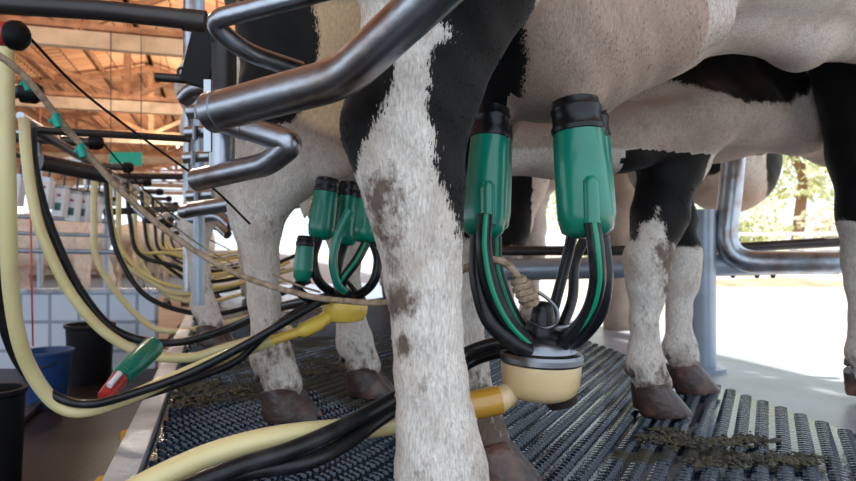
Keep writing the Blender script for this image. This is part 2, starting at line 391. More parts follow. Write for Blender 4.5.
# ------------------------------------------------------------------ implicit surface for bodies
class Field:
    def __init__(s, lo, hi, h):
        s.h = h; s.lo = np.array(lo, float); s.n = np.ceil((np.array(hi)-s.lo)/h).astype(int)+1
        s.d = np.full(s.n, .2, np.float32)
    def _reg(s, lo, hi):
        a = np.maximum(np.floor((np.array(lo)-s.lo)/s.h).astype(int), 0); b = np.minimum(np.ceil((np.array(hi)-s.lo)/s.h).astype(int)+1, s.n)
        if np.any(b <= a): return None
        g = [s.lo[i]+np.arange(a[i], b[i])*s.h for i in range(3)]
        return tuple(slice(a[i], b[i]) for i in range(3)), g[0][:,None,None], g[1][None,:,None], g[2][None,None,:]
    def _mix(s, sl, d, k):
        e = s.d[sl]; hh = np.clip(.5+.5*(e-d)/k, 0, 1)
        s.d[sl] = e*(1-hh)+d*hh-k*hh*(1-hh)
    def cone(s, a, b, ra, rb, k=.02, flat=None):
        a = np.array(a, float); b = np.array(b, float); m = max(ra, rb)*1.6+k+.03
        R = s._reg(np.minimum(a, b)-m, np.maximum(a, b)+m)
        if R is None: return
        sl, X, Y, Z = R
        ba = b-a; PX, PY, PZ = X-a[0], Y-a[1], Z-a[2]
        t = np.clip((PX*ba[0]+PY*ba[1]+PZ*ba[2])/max(ba@ba, 1e-9), 0, 1)
        QX, QY, QZ = PX-ba[0]*t, PY-ba[1]*t, PZ-ba[2]*t
        d2 = QX**2+QY**2+QZ**2
        if flat is not None:
            ax, ra_ = flat; dd = QX*ax[0]+QY*ax[1]; d2 = d2+dd*dd*(1/ra_**2-1)
        d = np.sqrt(d2)-(ra+(rb-ra)*t)
        s._mix(sl, d.astype(np.float32), k)
    def chain(s, pts, rs, k=.02, flat=None):
        for i in range(len(pts)-1): s.cone(pts[i], pts[i+1], rs[i], rs[i+1], k, flat)
    def ell(s, c, r, yaw=0, k=.06, pitch=0, sub=False):
        m = max(r)+k+.03; R = s._reg(np.array(c)-m, np.array(c)+m)
        if R is None: return
        sl, X, Y, Z = R; X = X-c[0]; Y = Y-c[1]; Z = Z-c[2]
        ca, sa = math.cos(yaw), math.sin(yaw); x = X*ca+Y*sa; y = -X*sa+Y*ca; z = Z+0*x
        if pitch: cp, sp = math.cos(pitch), math.sin(pitch); x, z = x*cp+z*sp, -x*sp+z*cp
        k0 = np.sqrt((x/r[0])**2+(y/r[1])**2+(z/r[2])**2); k1 = np.sqrt((x/r[0]**2)**2+(y/r[1]**2)**2+(z/r[2]**2)**2)+1e-6
        s._mix(sl, (k0*(k0-1)/k1).astype(np.float32), k)
    def mesh(s):
        d = s.d; ins = d < 0; n = s.n
        c = np.zeros(n-1, np.int8)
        for i in (0,1):
            for j in (0,1):
                for k in (0,1): c += ins[i:n[0]-1+i, j:n[1]-1+j, k:n[2]-1+k]
        act = (c > 0) & (c < 8); idx = -np.ones(n-1, np.int64); cells = np.argwhere(act); idx[act] = np.arange(len(cells))
        acc = np.zeros((len(cells), 3)); cnt = np.zeros(len(cells))
        corners = [(i,j,k) for i in (0,1) for j in (0,1) for k in (0,1)]
        vals = {q: d[cells[:,0]+q[0], cells[:,1]+q[1], cells[:,2]+q[2]] for q in corners}
        for q in corners:
            for ax in range(3):
                if q[ax] == 0:
                    q2 = tuple(q[t]+(t == ax) for t in range(3)); a, b = vals[q], vals[q2]; cr = (a < 0) != (b < 0)
                    t = np.where(cr, a/(a-b+1e-12), 0)
                    p = np.zeros((len(cells), 3)); p[:] = q; p[:,ax] += t
                    acc += p*cr[:,None]; cnt += cr
        v = s.lo+(cells+acc/cnt[:,None])*s.h
        faces = []
        for ax in range(3):
            o1, o2 = [(1,2),(2,0),(0,1)][ax]
            sa = [slice(None)]*3; sb = [slice(None)]*3; sa[ax] = slice(0, n[ax]-1); sb[ax] = slice(1, n[ax])
            A = ins[tuple(sa)]; B = ins[tuple(sb)]; e = np.argwhere(A != B)
            e = e[(e[:,o1] > 0) & (e[:,o2] > 0) & (e[:,o1] < n[o1]-1) & (e[:,o2] < n[o2]-1)]
            if not len(e): continue
            def cell(d1, d2):
                q = e.copy(); q[:,o1] -= d1; q[:,o2] -= d2; return idx[q[:,0], q[:,1], q[:,2]]
            f = np.stack([cell(1,1), cell(0,1), cell(0,0), cell(1,0)], 1)
            fl = ~A[e[:,0], e[:,1], e[:,2]]
            f[fl] = f[fl][:, ::-1]; faces.append(f)
        return v, np.concatenate(faces)

def poly_sd(x, z, poly):
    """signed distance, positive inside"""
    P = np.array(poly); n = len(P); best = np.full(x.shape, 1e9); ins = np.zeros(x.shape, bool)
    for i in range(n):
        a = P[i]; b = P[(i+1) % n]; e = b-a; wx, wz = x-a[0], z-a[1]
        t = np.clip((wx*e[0]+wz*e[1])/(e@e+1e-12), 0, 1); best = np.minimum(best, (wx-e[0]*t)**2+(wz-e[1]*t)**2)
        c = ((a[1] <= z) & (b[1] > z)) | ((b[1] <= z) & (a[1] > z))
        xi = a[0]+(z-a[1])*e[0]/(e[1] if abs(e[1]) > 1e-9 else 1e-9)
        ins ^= c & (x < xi)
    dd = np.sqrt(best); return np.where(ins, dd, -dd)
def ppoly(pts, Y): return [((px-428)/F*Y, H-(py-240.5)/F*Y) for px, py in pts]

def finish_cow(fl, name, label, base, black, dirt, pink_or_shade, group='cows on the milking deck', hair=None):
    v, f = fl.mesh()
    def wob(p, a, s_):
        return a*(np.sin(p[:,0]*s_+1.3*np.sin(p[:,2]*s_*.7))*np.sin(p[:,2]*s_*.6+2*np.sin(p[:,1]*s_*.5))+.5*np.sin(p[:,2]*s_*1.7+p[:,0]*s_*1.9))
    nrm = v-np.array([base[0], base[1], 0]); nrm[:,2] = 0; nrm /= np.linalg.norm(nrm, axis=1)[:,None]+1e-6
    v = v+nrm*wob(v, .0022, 48)[:,None]
    me = bpy.data.meshes.new(name); o = bpy.data.objects.new(name, me); COL.objects.link(o); o.location = base
    bl = black(v); di = dirt(v); pk = pink_or_shade(v)
    q = v-np.array(base)
    me.vertices.add(len(q)); me.vertices.foreach_set('co', q.astype(np.float32).ravel())
    me.loops.add(f.size); me.loops.foreach_set('vertex_index', f.astype(np.int32).ravel())
    me.polygons.add(len(f)); me.polygons.foreach_set('loop_start', (np.arange(len(f))*4).astype(np.int32)); me.polygons.foreach_set('loop_total', np.full(len(f), 4, np.int32))
    me.update(calc_edges=True); me.validate(); me.shade_smooth()
    for n_, a in (('black', bl), ('dirt', di), ('pink_or_shade', pk)):
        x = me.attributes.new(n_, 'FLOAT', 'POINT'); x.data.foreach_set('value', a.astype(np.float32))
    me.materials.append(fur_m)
    tag(o, label, 'cow', group)
    if hair:
        n_, ymax, Ls = hair
        no = np.zeros((len(v), 3), np.float32); me.vertices.foreach_get('normal', no.ravel()) if False else None
        no = np.empty(len(v)*3, np.float32); me.vertices.foreach_get('normal', no); no = no.reshape(-1, 3)
        ok = np.where((v[:,1] < ymax) & (v[:,2] > .12) & (np.abs(v[:,0]/v[:,1]) < .75) & (np.abs((v[:,2]-H)/v[:,1]) < .45) & ((v*no).sum(1)-H*no[:,2] < .35*np.linalg.norm(v, axis=1)))[0]
        pk_ = rng.choice(ok, n_); c_ = q[pk_]+rng.normal(0, .004, (n_, 3)); nn = no[pk_]
        c_ -= nn*((c_-q[pk_])*nn).sum(1)[:,None]+nn*.001
        fl_ = np.array([.25,0,-1.0])+rng.normal(0, .28, (n_, 3)); fl_ -= nn*(fl_*nn).sum(1)[:,None]
        dr = fl_/np.linalg.norm(fl_, axis=1)[:,None]*.85+nn*rng.uniform(.03,.30,(n_,1)); ln = Ls*rng.uniform(.5,1.3,(n_,1))
        sd = np.cross(dr, nn); sd /= np.linalg.norm(sd, axis=1)[:,None]+1e-9; wd = .00045
        m1 = c_+dr*ln*.55; tp = c_+dr*ln-nn*ln*.12
        V_ = np.stack([c_-sd*wd, c_+sd*wd, m1+sd*wd*.8, tp, m1-sd*wd*.8], 1).reshape(-1, 3)
        hm = bpy.data.meshes.new('coat_hair'); ho = bpy.data.objects.new('coat_hair', hm); COL.objects.link(ho); ho.parent = o
        hm.from_pydata(V_.tolist(), [], [tuple(range(5*i, 5*i+5)) for i in range(n_)]); hm.update(); hm.materials.append(fur_m)
        for nm, a in (('black', bl), ('dirt', di), ('pink_or_shade', pk)):
            x = hm.attributes.new(nm, 'FLOAT', 'POINT'); x.data.foreach_set('value', np.repeat(a[pk_], 5).astype(np.float32))
        ho['kind'] = 'stuff'
    return o

def hoof(parent, p, yaw, s=1.0, dew=True):
    """two claws and dewclaws as one part"""
    mb = MB(); p = Vector((p[0], p[1], 0.0))
    R = Matrix.Translation(p) @ Matrix.Rotation(yaw, 4, 'Z')
    for sd in (-1, 1):
        n = 16; secs = []
        for t in (0, .12, .35, .6, .82, 1.0):
            z = .012+.075*t*s
            xb = -.050-.006*t; xf = .078-.062*t**1.05; wd = .030-.005*t
            if t == 0: xf -= .004; xb += .004; wd -= .003
            if t == 1: xf -= .002
            secs.append((z, xb*s, xf*s, wd*s))
        base = len(mb.v)
        for z, xb, xf, wd in secs:
            for k in range(n):
                a = 2*PI*k/n; cx = (xb+xf)/2; hx = (xf-xb)/2
                x = cx+hx*math.cos(a); tp = max(0, (x-cx)/hx); y = wd*math.sin(a)*(1-.30*tp)
                zz = z - (.012*(k_ := max(0, -(x-cx)/hx))*s if z > .05 else 0)
                y0 = sd*(.031*s-.010*tp*s)
                mb.v.append(tuple(R @ Vector((x, y0+y, zz))))
        m = len(secs)
        for i in range(m-1):
            for k in range(n):
                a = base+i*n+k; b = base+i*n+(k+1) % n; mb.f.append((a, b, b+n, a+n))
        mb.f.append(tuple(base+k for k in range(n))[::-1]); mb.f.append(tuple(base+(m-1)*n+k for k in range(n)))
        if dew:
            c = R @ Vector((-.052*s, sd*.022*s, .122*s)); c2 = R @ Vector((-.068*s, sd*.026*s, .100*s))
            mb.tube([c, c.lerp(c2, .5), c2], [.013*s, .0125*s, .007*s], 10)
    return mb.build('hoof', hoof_m, parent, sharp=1.2)

def hind_leg(fl, foot, d, hip, hockz=.53, s=1.0, hockback=.10, thigh=True):
    f = np.array([foot[0], foot[1], 0.0]); d3 = np.array([d[0], d[1], 0]); lat = np.array([-d[1], d[0], 0])
    pas = f+[0,0,.085*s]-d3*.012; fet = f+[0,0,.150*s]-d3*.038*s
    mid = f+[0,0,.30]-d3*.055*s; hk = f+[0,0,hockz-.05]-d3*.065*s; cal = f+[0,0,hockz+.03]-d3*hockback*s
    fl.chain([pas, fet, mid, hk], [.043*s, .045*s, .0335*s, .046*s], .02, (lat, .86))
    fl.cone(hk, cal, .046*s, .033*s, .02, (lat, .8))
    hip = np.array(hip, float); gas = f+[0,0,hockz+.17]+d3*.0
    gas = np.array([(f[0]*.6+hip[0]*.4), (f[1]*.6+hip[1]*.4), hockz+.16])
    fl.chain([hk+[0,0,.04]-d3*.01, gas, hip], [.050*s, .088*s, .17*s], .05, (lat, .75))
    fl.cone(cal, gas+[0,0,.05]-d3*.09, .020*s, .035*s, .03)
    return f
def fore_leg(fl, foot, d, sh, kneez=.37, s=1.0):
    f = np.array([foot[0], foot[1], 0.0]); d3 = np.array([d[0], d[1], 0]); lat = np.array([-d[1], d[0], 0])
    pas = f+[0,0,.08]-d3*.010; fet = f+[0,0,.140]-d3*.035; mid = f+[0,0,.24]-d3*.038; kn = f+[0,0,kneez]-d3*.03
    fl.chain([pas, fet, mid, kn+[0,0,-.04], kn+[0,0,.03]], [.041*s, .042*s, .032*s, .046*s, .050*s], .018, (lat, .9))
    sh = np.array(sh, float); el = kn*.45+sh*.55
    fl.chain([kn+[0,0,.03], kn*.75+sh*.25+[0,0,.0], el, sh], [.046*s, .060*s, .085*s, .14*s], .04)

def cow_body(fl, c, yaw, wid=.27, bot=.75, wb=1.2, udder=True, head=True, navel=0, uz=.64, wr=None):
    d = np.array([math.cos(yaw), math.sin(yaw), 0]); l = np.array([-math.sin(yaw), math.cos(yaw), 0]); c = np.array([c[0], c[1], 0.0])
    def P(a, b, z): return c+d*a+l*b+np.array([0,0,z])
    fl.ell(P(.02,0,1.13), (.30, wid*.88, .22), yaw, .08)
    fl.ell(P(.55,0,bot+.35), (.62, wid, .35), yaw, .12)
    fl.ell(P(1.00,0,bot+.33), (.50, wid*.92, .35), yaw, .12)
    fl.ell(P(wb+.12,0,bot+.30), (.30, wid*.80, .36), yaw, .10)
    if head:
        fl.chain([P(wb+.25,0,1.12), P(wb+.62,0,1.18), P(wb+.85,0,1.20)], [.20,.14,.11], .08)
        fl.chain([P(wb+.83,0,1.20), P(wb+1.05,0,1.07), P(wb+1.25,0,.95)], [.12,.095,.075], .04)
        for sgn in (-1, 1): fl.cone(P(wb+.80, sgn*.10, 1.27), P(wb+.76, sgn*.24, 1.26), .035, .02, .03)
    return P

# ---------------- cow A, foreground
yA = math.radians(25); dA = (math.cos(yA), math.sin(yA))
YA = .83
def cow_a():
    fl = Field((-.62,.42,-.01), (2.2,2.4,1.50), .0085)
    P = cow_body(fl, (.08,1.02), yA, wid=.235, bot=.875, wb=1.22, head=False)
    lat = np.array([-dA[1], dA[0], 0])
    # near hind leg traced as stations (pixel centre, half width) in its own vertical plane
    st = [(-75,452,100),(-30,446,82),(30,438,64),(80,419,63),(120,408,60),(150,408,53),(190,414,49),(235,419,42),(280,423,36.5),(330,427,33.5),(380,431,34.5),(430,436,38.5),(468,441,44),(500,446,42),(538,450,38)]
    pts = [np.array(at(cx, py, YA)) for py, cx, hw in st]; rs = [hw/F*YA for py, cx, hw in st]
    fl.chain(pts, rs, .018, ((0,1,0), .80))
    # point of hock and tendon on the left edge
    fl.cone(np.array(at(364,135,YA)), np.array(at(372,165,YA+.005)), .020, .017, .03)
    fl.cone(np.array(at(364,135,YA)), np.array(at(392,40,YA)), .018, .03, .03)
    fl.cone(np.array(at(452,-75,YA)), P(.08,-.06,1.08), .13, .17, .08)
    # far hind leg
    YB = 1.16
    st = [(60,470,46),(130,470,34),(180,466,29),(230,463,25),(300,462,20.5),(360,465,21),(410,474,24),(440,486,24)]
    pts = [np.array(at(cx, py, YB)) for py, cx, hw in st]; rs = [hw/F*YB for py, cx, hw in st]
    fl.chain(pts, rs, .02, ((0,1,0), .85))
    fl.cone(pts[0], P(.10,.10,1.05), .085, .15, .06)
    # udder
    fl.ell(np.array(at(560,30,1.02)), (.150,.135,.145), yA, .05)
    fl.ell(np.array(at(520,45,1.06)), (.10,.12,.11), yA, .05)
    fl.ell(np.array(at(622,10,1.06)), (.15,.12,.11), yA, .06, -.45)
    # teats
    for px, py, Y, t2 in ((577,104,.955,.03), (494,112,1.02,.03), (590,104,1.10,.02), (505,112,1.14,.02)):
        p = np.array(at(px, py, Y)); fl.cone(p+[0,0,.08], p+[0,0,-.02], .040, .019, .035)
    # flank fold and navel fold below the belly
    fl.chain([np.array(at(600,60,1.10)), np.array(at(650,48,1.14)), np.array(at(705,20,1.18))], [.075,.05,.05], .04)
    fl.chain([np.array(at(660,50,1.28)), np.array(at(735,22,1.30)), np.array(at(800,42,1.34)), np.array(at(840,36,1.38)), np.array(at(880,10,1.45))], [.045,.050,.052,.040,.05], .04)
    fl.chain([np.array(at(590,85,1.25)), np.array(at(640,62,1.27)), np.array(at(670,48,1.28))], [.05,.045,.05], .04)
    fore_leg(fl, (1.245,1.80), dA, P(1.27,.15,.95), s=1.05)
    fore_leg(fl, P(1.22,-.20,0)[:2], dA, P(1.20,-.14,.95), s=1.05)
    X = lambda pts: ppoly(pts, YA)
    p1 = X([(445,-90),(446,10),(443,38),(454,52),(441,62),(430,75),(427,100),(426,120),(432,135),(438,165),(441,180),(447,205),(452,222),(457,240),(475,250),(520,230),(540,60),(520,-90)])
    p2 = X([(300,70),(394,58),(396,80),(390,100),(383,125),(374,145),(364,162),(350,175),(300,175)])
    def black(v):
        a = poly_sd(v[:,0], v[:,2], p1); a = np.where((v[:,1] < .97), a, -.5)
        # far leg upper part is black too
        b = np.where((v[:,1] > .97) & (v[:,0] < .125), (v[:,2]-.455)*.8, -.5)
        b = np.where((v[:,1] > .97) & (v[:,0] < .15) & (v[:,2] > .9), .05, b)
        c = poly_sd(v[:,0], v[:,2], p2); c = np.where(v[:,1] < 1.0, c, -.5)
        # far fore leg black on its front
        q = (v[:,0]-1.225)*1.0+(v[:,2]-.2)*.12; e = np.where((v[:,0] > .95) & (v[:,2] < .72), q, -.5)
        f = np.where((v[:,0] > .95) & (v[:,2] >= .50), np.minimum((v[:,2]-.50)*.8, (v[:,0]-1.02)), -.5)
        g = np.where((v[:,2] > 1.0), .1, -.5)
        return np.maximum.reduce([a, b, c, e, f, g])
    def dirt(v):
        r = np.zeros(len(v))
        for px, py, Y, rad, a in ((384,205,.81,.040,.75),(394,240,.81,.03,.6),(400,300,.81,.026,.9),(404,345,.81,.02,.75),(392,265,.81,.02,.6),(425,385,.79,.02,.45),(388,165,.83,.03,.35),(424,452,.83,.03,.42),(478,420,1.13,.06,.9),(500,445,1.13,.08,.9),(560,140,1.0,.02,.3),(430,400,.83,.02,.3)):
            p = np.array(at(px, py, Y)); d2 = ((v-p)**2*np.array([1,.12,.40])).sum(1); r = np.maximum(r, a*np.exp(-d2/rad**2))
        r = np.maximum(r, .50*np.clip((.27-v[:,2])/.2, 0, 1))
        return r
    def pink_or_shade(v):
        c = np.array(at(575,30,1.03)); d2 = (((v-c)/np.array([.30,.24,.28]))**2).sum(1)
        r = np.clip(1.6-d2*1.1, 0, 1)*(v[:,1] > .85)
        r = np.maximum(r, .6*np.clip((.98-v[:,2])*6, 0, 1)*(v[:,0] > .2)*(v[:,2] > .68))  # shade of the underbelly painted into the coat colour
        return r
    o = finish_cow(fl, 'cow', 'black and white cow nearest us, its dirty white hind leg filling the middle foreground', (.08,1.02,0), black, dirt, pink_or_shade, hair=(110000, 2.2, .0065))
    hoof(o, at(450,300,YA)+Vector((.01,0,0)), math.radians(5), 1.02)
    hoof(o, (.125,1.15), math.radians(-8), 1.1)
    hoof(o, (1.245,1.80), yA, 1.0); hoof(o, P(1.22,-.20,0)[:2], yA, 1.0)
    return o
cow_a()

# ---------------- generic cow
def cow(label, c, yaw, hinds, fores, h=.014, wid=.26, bot=.75, wb=1.2, blk=(), drt=(), head=True, extra=None, group='cows on the milking deck', pinkc=None, legs_s=1.0, hoofs=True, hair=None, toe=-.30, belly=False):
    c3 = np.array([c[0], c[1], 0.0]); d = (math.cos(yaw), math.sin(yaw))
    ends = np.array([c3[:2]-np.array(d)*.6, c3[:2]+np.array(d)*(wb+(1.5 if head else 1.0))])
    lo = ends.min(0)-.5; hi = ends.max(0)+.5
    fl = Field((lo[0], lo[1], -.01), (hi[0], hi[1], 1.55), h)
    P = cow_body(fl, c, yaw, wid, bot, wb, head=head)
    for i, f in enumerate(hinds): hind_leg(fl, f, d, P(.06, (-.13, .13)[i], 1.03), s=legs_s)
    for i, f in enumerate(fores): fore_leg(fl, f, d, P(wb, (-.13, .13)[i], .95), s=legs_s)
    fl.ell(P(.22,0,bot+.02), (.20,.15,.17), yaw, .06)
    for a in (.14,.30):
        for b in (-.07,.07): fl.cone(P(a,b,bot-.08), P(a,b,bot-.18), .03, .015, .03)
    if extra: extra(fl, P)
    def black(v):
        r = np.full(len(v), -.5)
        for f in blk: r = np.maximum(r, f(v))
        return r
    def dirt(v):
        r = .60*np.clip((.26-v[:,2])/.2, 0, 1)
        for p, rad, a in drt:
            d2 = ((v-np.array(p))**2*np.array([1,.2,1])).sum(1); r = np.maximum(r, a*np.exp(-d2/rad**2))
        return r
    def pink_or_shade(v):
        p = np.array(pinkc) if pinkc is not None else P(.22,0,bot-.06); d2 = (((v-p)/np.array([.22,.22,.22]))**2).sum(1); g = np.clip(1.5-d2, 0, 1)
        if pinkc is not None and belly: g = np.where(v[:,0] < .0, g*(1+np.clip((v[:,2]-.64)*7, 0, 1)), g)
        return np.maximum(g, .75*np.clip((.90-v[:,2])*6, 0, 1)*(v[:,0] > .02)*(v[:,2] > .672)) if belly else g  # belly flag paints underside shade into the coat as well
    o = finish_cow(fl, 'cow', label, (c[0], c[1], 0), black, dirt, pink_or_shade, group, hair)
    if hoofs:
        for f in list(hinds)+list(fores): hoof(o, f, yaw+toe, legs_s)
    return o
def above(z0, xr=(-9,9), yr=(-9,99), s=.8):
    return lambda v: np.where((v[:,0] > xr[0]) & (v[:,0] < xr[1]) & (v[:,1] > yr[0]) & (v[:,1] < yr[1]), (v[:,2]-z0)*s, -.5)
def blob(c, r): 
    return lambda v: (1-np.sqrt((((v-np.array(c))/np.array(r))**2).sum(1)))*min(r)
def ex_b(fl, P):
    q = [(470,150,1.62),(560,146,1.60),(620,140,1.62),(700,117,1.66),(745,112,1.74),(795,126,1.86),(835,140,1.95),(880,130,2.05)]
    fl.chain([np.array(at(*a)) for a in q], [.07,.07,.07,.07,.07,.07,.07,.07], .06)
    q = [(540,100,1.80),(640,90,1.85),(740,80,1.95),(830,90,2.08)]
    fl.chain([np.array(at(*a)) for a in q], [.16,.18,.19,.2], .08)
    fl.chain([np.array(at(292,-60,1.66)), np.array(at(286,30,1.62)), np.array(at(284,95,1.60)), np.array(at(276,150,1.59))], [.15,.115,.10,.07], .04)
    fl.ell(np.array(at(345,85,1.70)), (.085,.13,.25), 0, .03)
    fl.ell(np.array(at(365,60,1.80)), (.13,.11,.2), 0, .04)
# cow B: second in the row
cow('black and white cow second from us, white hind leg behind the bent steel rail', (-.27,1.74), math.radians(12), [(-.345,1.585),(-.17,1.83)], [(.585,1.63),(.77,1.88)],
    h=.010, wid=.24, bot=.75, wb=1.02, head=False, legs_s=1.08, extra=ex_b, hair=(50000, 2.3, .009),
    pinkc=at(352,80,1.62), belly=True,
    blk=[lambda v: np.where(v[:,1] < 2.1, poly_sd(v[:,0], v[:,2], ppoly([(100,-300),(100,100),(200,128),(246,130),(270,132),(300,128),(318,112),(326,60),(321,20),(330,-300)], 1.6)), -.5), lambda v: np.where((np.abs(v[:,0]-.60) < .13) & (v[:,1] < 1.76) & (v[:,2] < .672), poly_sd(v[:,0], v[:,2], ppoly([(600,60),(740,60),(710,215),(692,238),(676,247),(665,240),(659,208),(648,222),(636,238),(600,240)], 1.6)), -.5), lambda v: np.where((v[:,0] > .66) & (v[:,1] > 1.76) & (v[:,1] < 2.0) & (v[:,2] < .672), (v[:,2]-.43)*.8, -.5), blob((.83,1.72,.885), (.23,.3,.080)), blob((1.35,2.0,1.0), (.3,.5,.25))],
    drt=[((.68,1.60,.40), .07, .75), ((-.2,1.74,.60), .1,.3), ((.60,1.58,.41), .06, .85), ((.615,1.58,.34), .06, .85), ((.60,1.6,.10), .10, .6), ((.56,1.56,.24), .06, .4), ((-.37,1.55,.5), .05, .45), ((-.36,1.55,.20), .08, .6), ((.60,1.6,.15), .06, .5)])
# cow C
def ex_c(fl, P):
    fl.ell(at(728,162,2.88), (.23,.15,.235), 0, .06, -.35)
    fl.cone(at(725,130,2.88), P(1.9,0,1.05), .18, .25, .1)
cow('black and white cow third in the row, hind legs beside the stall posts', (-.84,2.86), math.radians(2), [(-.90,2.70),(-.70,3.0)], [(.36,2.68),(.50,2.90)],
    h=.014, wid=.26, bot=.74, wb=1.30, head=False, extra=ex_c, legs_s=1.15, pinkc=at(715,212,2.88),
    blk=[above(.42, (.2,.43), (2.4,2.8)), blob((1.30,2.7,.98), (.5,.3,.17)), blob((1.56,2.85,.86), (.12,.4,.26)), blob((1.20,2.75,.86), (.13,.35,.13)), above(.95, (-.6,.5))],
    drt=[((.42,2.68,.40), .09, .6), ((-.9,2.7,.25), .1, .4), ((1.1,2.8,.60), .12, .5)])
cow('cow fourth in the row, small and mostly hidden by the rails', (-1.22,3.9), math.radians(8), [(-1.30,3.74),(-1.10,4.05)], [(.05,3.95),(.0,4.2)], h=.02, wid=.27, bot=.74, wb=1.25, head=False, blk=[above(.85, (-1.0,2))])
cow('cow fifth and last in the row, seen only as pale legs', (-1.54,4.95), math.radians(8), [(-1.62,4.80),(-1.42,5.1)], [(-.3,5.0),(-.32,5.25)], h=.022, wid=.27, bot=.74, wb=1.25, head=False, blk=[above(.8, (-2.2,-1.2))])
# cows of the opposite side, behind the tiled wall
for k, (px, Y, yaw, z1, lab) in enumerate(((95, 8.2, 172, 1, 'black headed cow standing behind the white tiled wall'), (52, 10.2, 100, 0, 'white cow behind the tiled wall at the left edge'),
        (128, 11.5, 95, 0, 'pale cow far off, seen from behind between the hanging hoses'), (14, 10.9, 80, 0, 'patched cow behind the tiled wall, cut by the nearest cream hose'), (176, 10.2, 92, 0, 'pale far cow nearest the stall posts'))):
    ya = math.radians(yaw); d = Vector((math.cos(ya), math.sin(ya))); l = Vector((-d.y, d.x)); q = at(px, 240, Y); c = Vector((q.x, q.y))
    hs = [tuple(c-d*.05-l*.16), tuple(c+d*.08+l*.16)]; fs = [tuple(c+d*1.15-l*.15), tuple(c+d*1.28+l*.15)]
    def ex_h(fl, P):
        fl.chain([P(1.3,0,1.1), P(1.6,.1,.95), P(1.75,.1,.85)], [.2,.14,.11], .08); fl.chain([P(1.72,.1,.9), P(1.98,.15,.68)], [.12,.075], .04)
    blk = [blob((c.x+d.x*1.75, c.y+d.y*1.75, .85), (.42,.5,.38))] if k == 0 else [blob((c.x+d.x*.5-.1, c.y+d.y*.5, 1.25), (.2,.5,.25))]
    if k == 3: blk.append(blob((c.x+.15, c.y, .75), (.12,.6,.25)))
    o = cow(lab, tuple(c), ya, hs, fs, h=.028, bot=.72, wb=1.2, head=False, extra=ex_h if k == 0 else None, blk=blk, group='cows on the far side')
    o.location.z = -.6

# ------------------------------------------------------------------ clusters
def frame(a, b):
    a = Vector(a); b = Vector(b); z = (b-a).normalized(); x = Vector((0,1,0)).cross(z).normalized(); y = z.cross(x)
    m = Matrix((x, y, z)).transposed().to_4x4(); m.translation = a; return m, (b-a).length
def teat_cup(parent, top, bot, r, detail=True, capf=.24):
    """shell with a black mouthpiece; top and bottom are axis points"""
    M, Ln = frame(bot, top)
    k = r
    prof = [(k*.30,0),(k*.62,.002),(k*.92,.010),(k*1.03,.030),(k*1.02,Ln*.25),(k*.98,Ln*.5),(k*.92,Ln*(1-capf)),(k*.88,Ln*(1-capf)+.004)]
    sh = MB().lathe(prof, M).build('teat_cup_shell', green, parent, sharp=.9)
    c0 = Ln*(1-capf)
    prof = [(k*.84,c0-.004),(k*.96,c0),(k*.98,c0+.006),(k*.90,c0+.012),(k*.89,c0+(Ln-c0)*.55),(k*.93,c0+(Ln-c0)*.62),(k*.93,c0+(Ln-c0)*.70),(k*.87,c0+(Ln-c0)*.76),(k*.84,Ln-.002),(k*.74,Ln),(k*.40,Ln-.001)]
    MB().lathe(prof, M).build('mouthpiece', rubber, sh, sharp=.6)
    if detail:  # pulse nipple bulge on the near side
        n = M @ Vector((0,0,.055)); off = Vector((0,-1,0))*k*.92
        MB().tube(spline([n+off+Vector((0,0,.03)), n+off*1.08, n+off*1.18+Vector((0,0,-.035))], 5), [.006]+[.011]*9+[.012], 12).build('pulse_nipple', green, sh)
    return sh
def ctube(parent, pts, r, stripe=False, side=Vector((0,-1,0)), name='short_tube'):
    s = spline(pts, 10); t = MB().tube(s, r, 14).build(name, rubber, parent)
    if stripe:
        q = [p+side*r*.80 for p in s]; MB().tube(q, r*.36, 8).build('green_stripe', green_s, t)
    return t

# cluster A
ca = empty('milking_cluster', (at(540,403,1.0).x, 1.0, .02), 'large milking cluster with cream bowl and green teat cups under the nearest udder', 'milking cluster', 'milking clusters')
teat_cup(ca, at(575,100,.93), at(588,238,.91), .0395)
teat_cup(ca, at(492,108,1.0), at(483,238,.97), .0325)
teat_cup(ca, at(590,110,1.08), at(596,232,1.06), .033, False)
teat_cup(ca, at(499,112,1.12), at(493,232,1.10), .028, False)
cc = at(535,372,.97)                                    # claw centre
MC = Matrix.Translation((cc.x, cc.y, 0)) @ Matrix.Rotation(math.radians(2), 4, 'Y')
zc = lambda py: H-(py+3-240.5-9)/F*.97
bowl = MB().lathe([(.020,zc(404)-.001),(.036,zc(404)),(.047,zc(401)),(.0545,zc(396)),(.0585,zc(388)),(.0600,zc(378)),(.0605,zc(370)),(.0600,zc(364)),(.045,zc(364))], MC, 40).build('claw_bowl', cream, ca)
MB().lathe([(.050,zc(370)),(.0605,zc(368)),(.0625,zc(366)),(.0625,zc(361)),(.0600,zc(358)),(.052,zc(356)),(.048,zc(349)),(.040,zc(344)),(.028,zc(341)),(.010,zc(340))], MC, 48).build('claw_lid', chrome, ca, sharp=.5)
MB().lathe([(.012,zc(342)),(.026,zc(341)),(.027,zc(335)),(.020,zc(328)),(.018,zc(320)),(.015,zc(312)),(.010,zc(308)),(.003,zc(307))], MC, 24).build('claw_cap', rubber, ca)
MB().tube([at(561,398,.96), at(563,405,.96)], [.026,.022], 20).build('bowl_foot', steel_d, ca)
# nozzles
for a in (35, 145, 215, 325):
    r_ = math.radians(a); dr = Vector((math.cos(r_), math.sin(r_)*.9, .0)); p = Vector((cc.x, cc.y, zc(343)))
    MB().tube([p+dr*.020+Vector((0,0,.004)), p+dr*.045+Vector((0,0,.0)), p+dr*.060+Vector((0,0,.010))], [.011,.012,.0125], 14).build('claw_nozzle', rubber, ca)
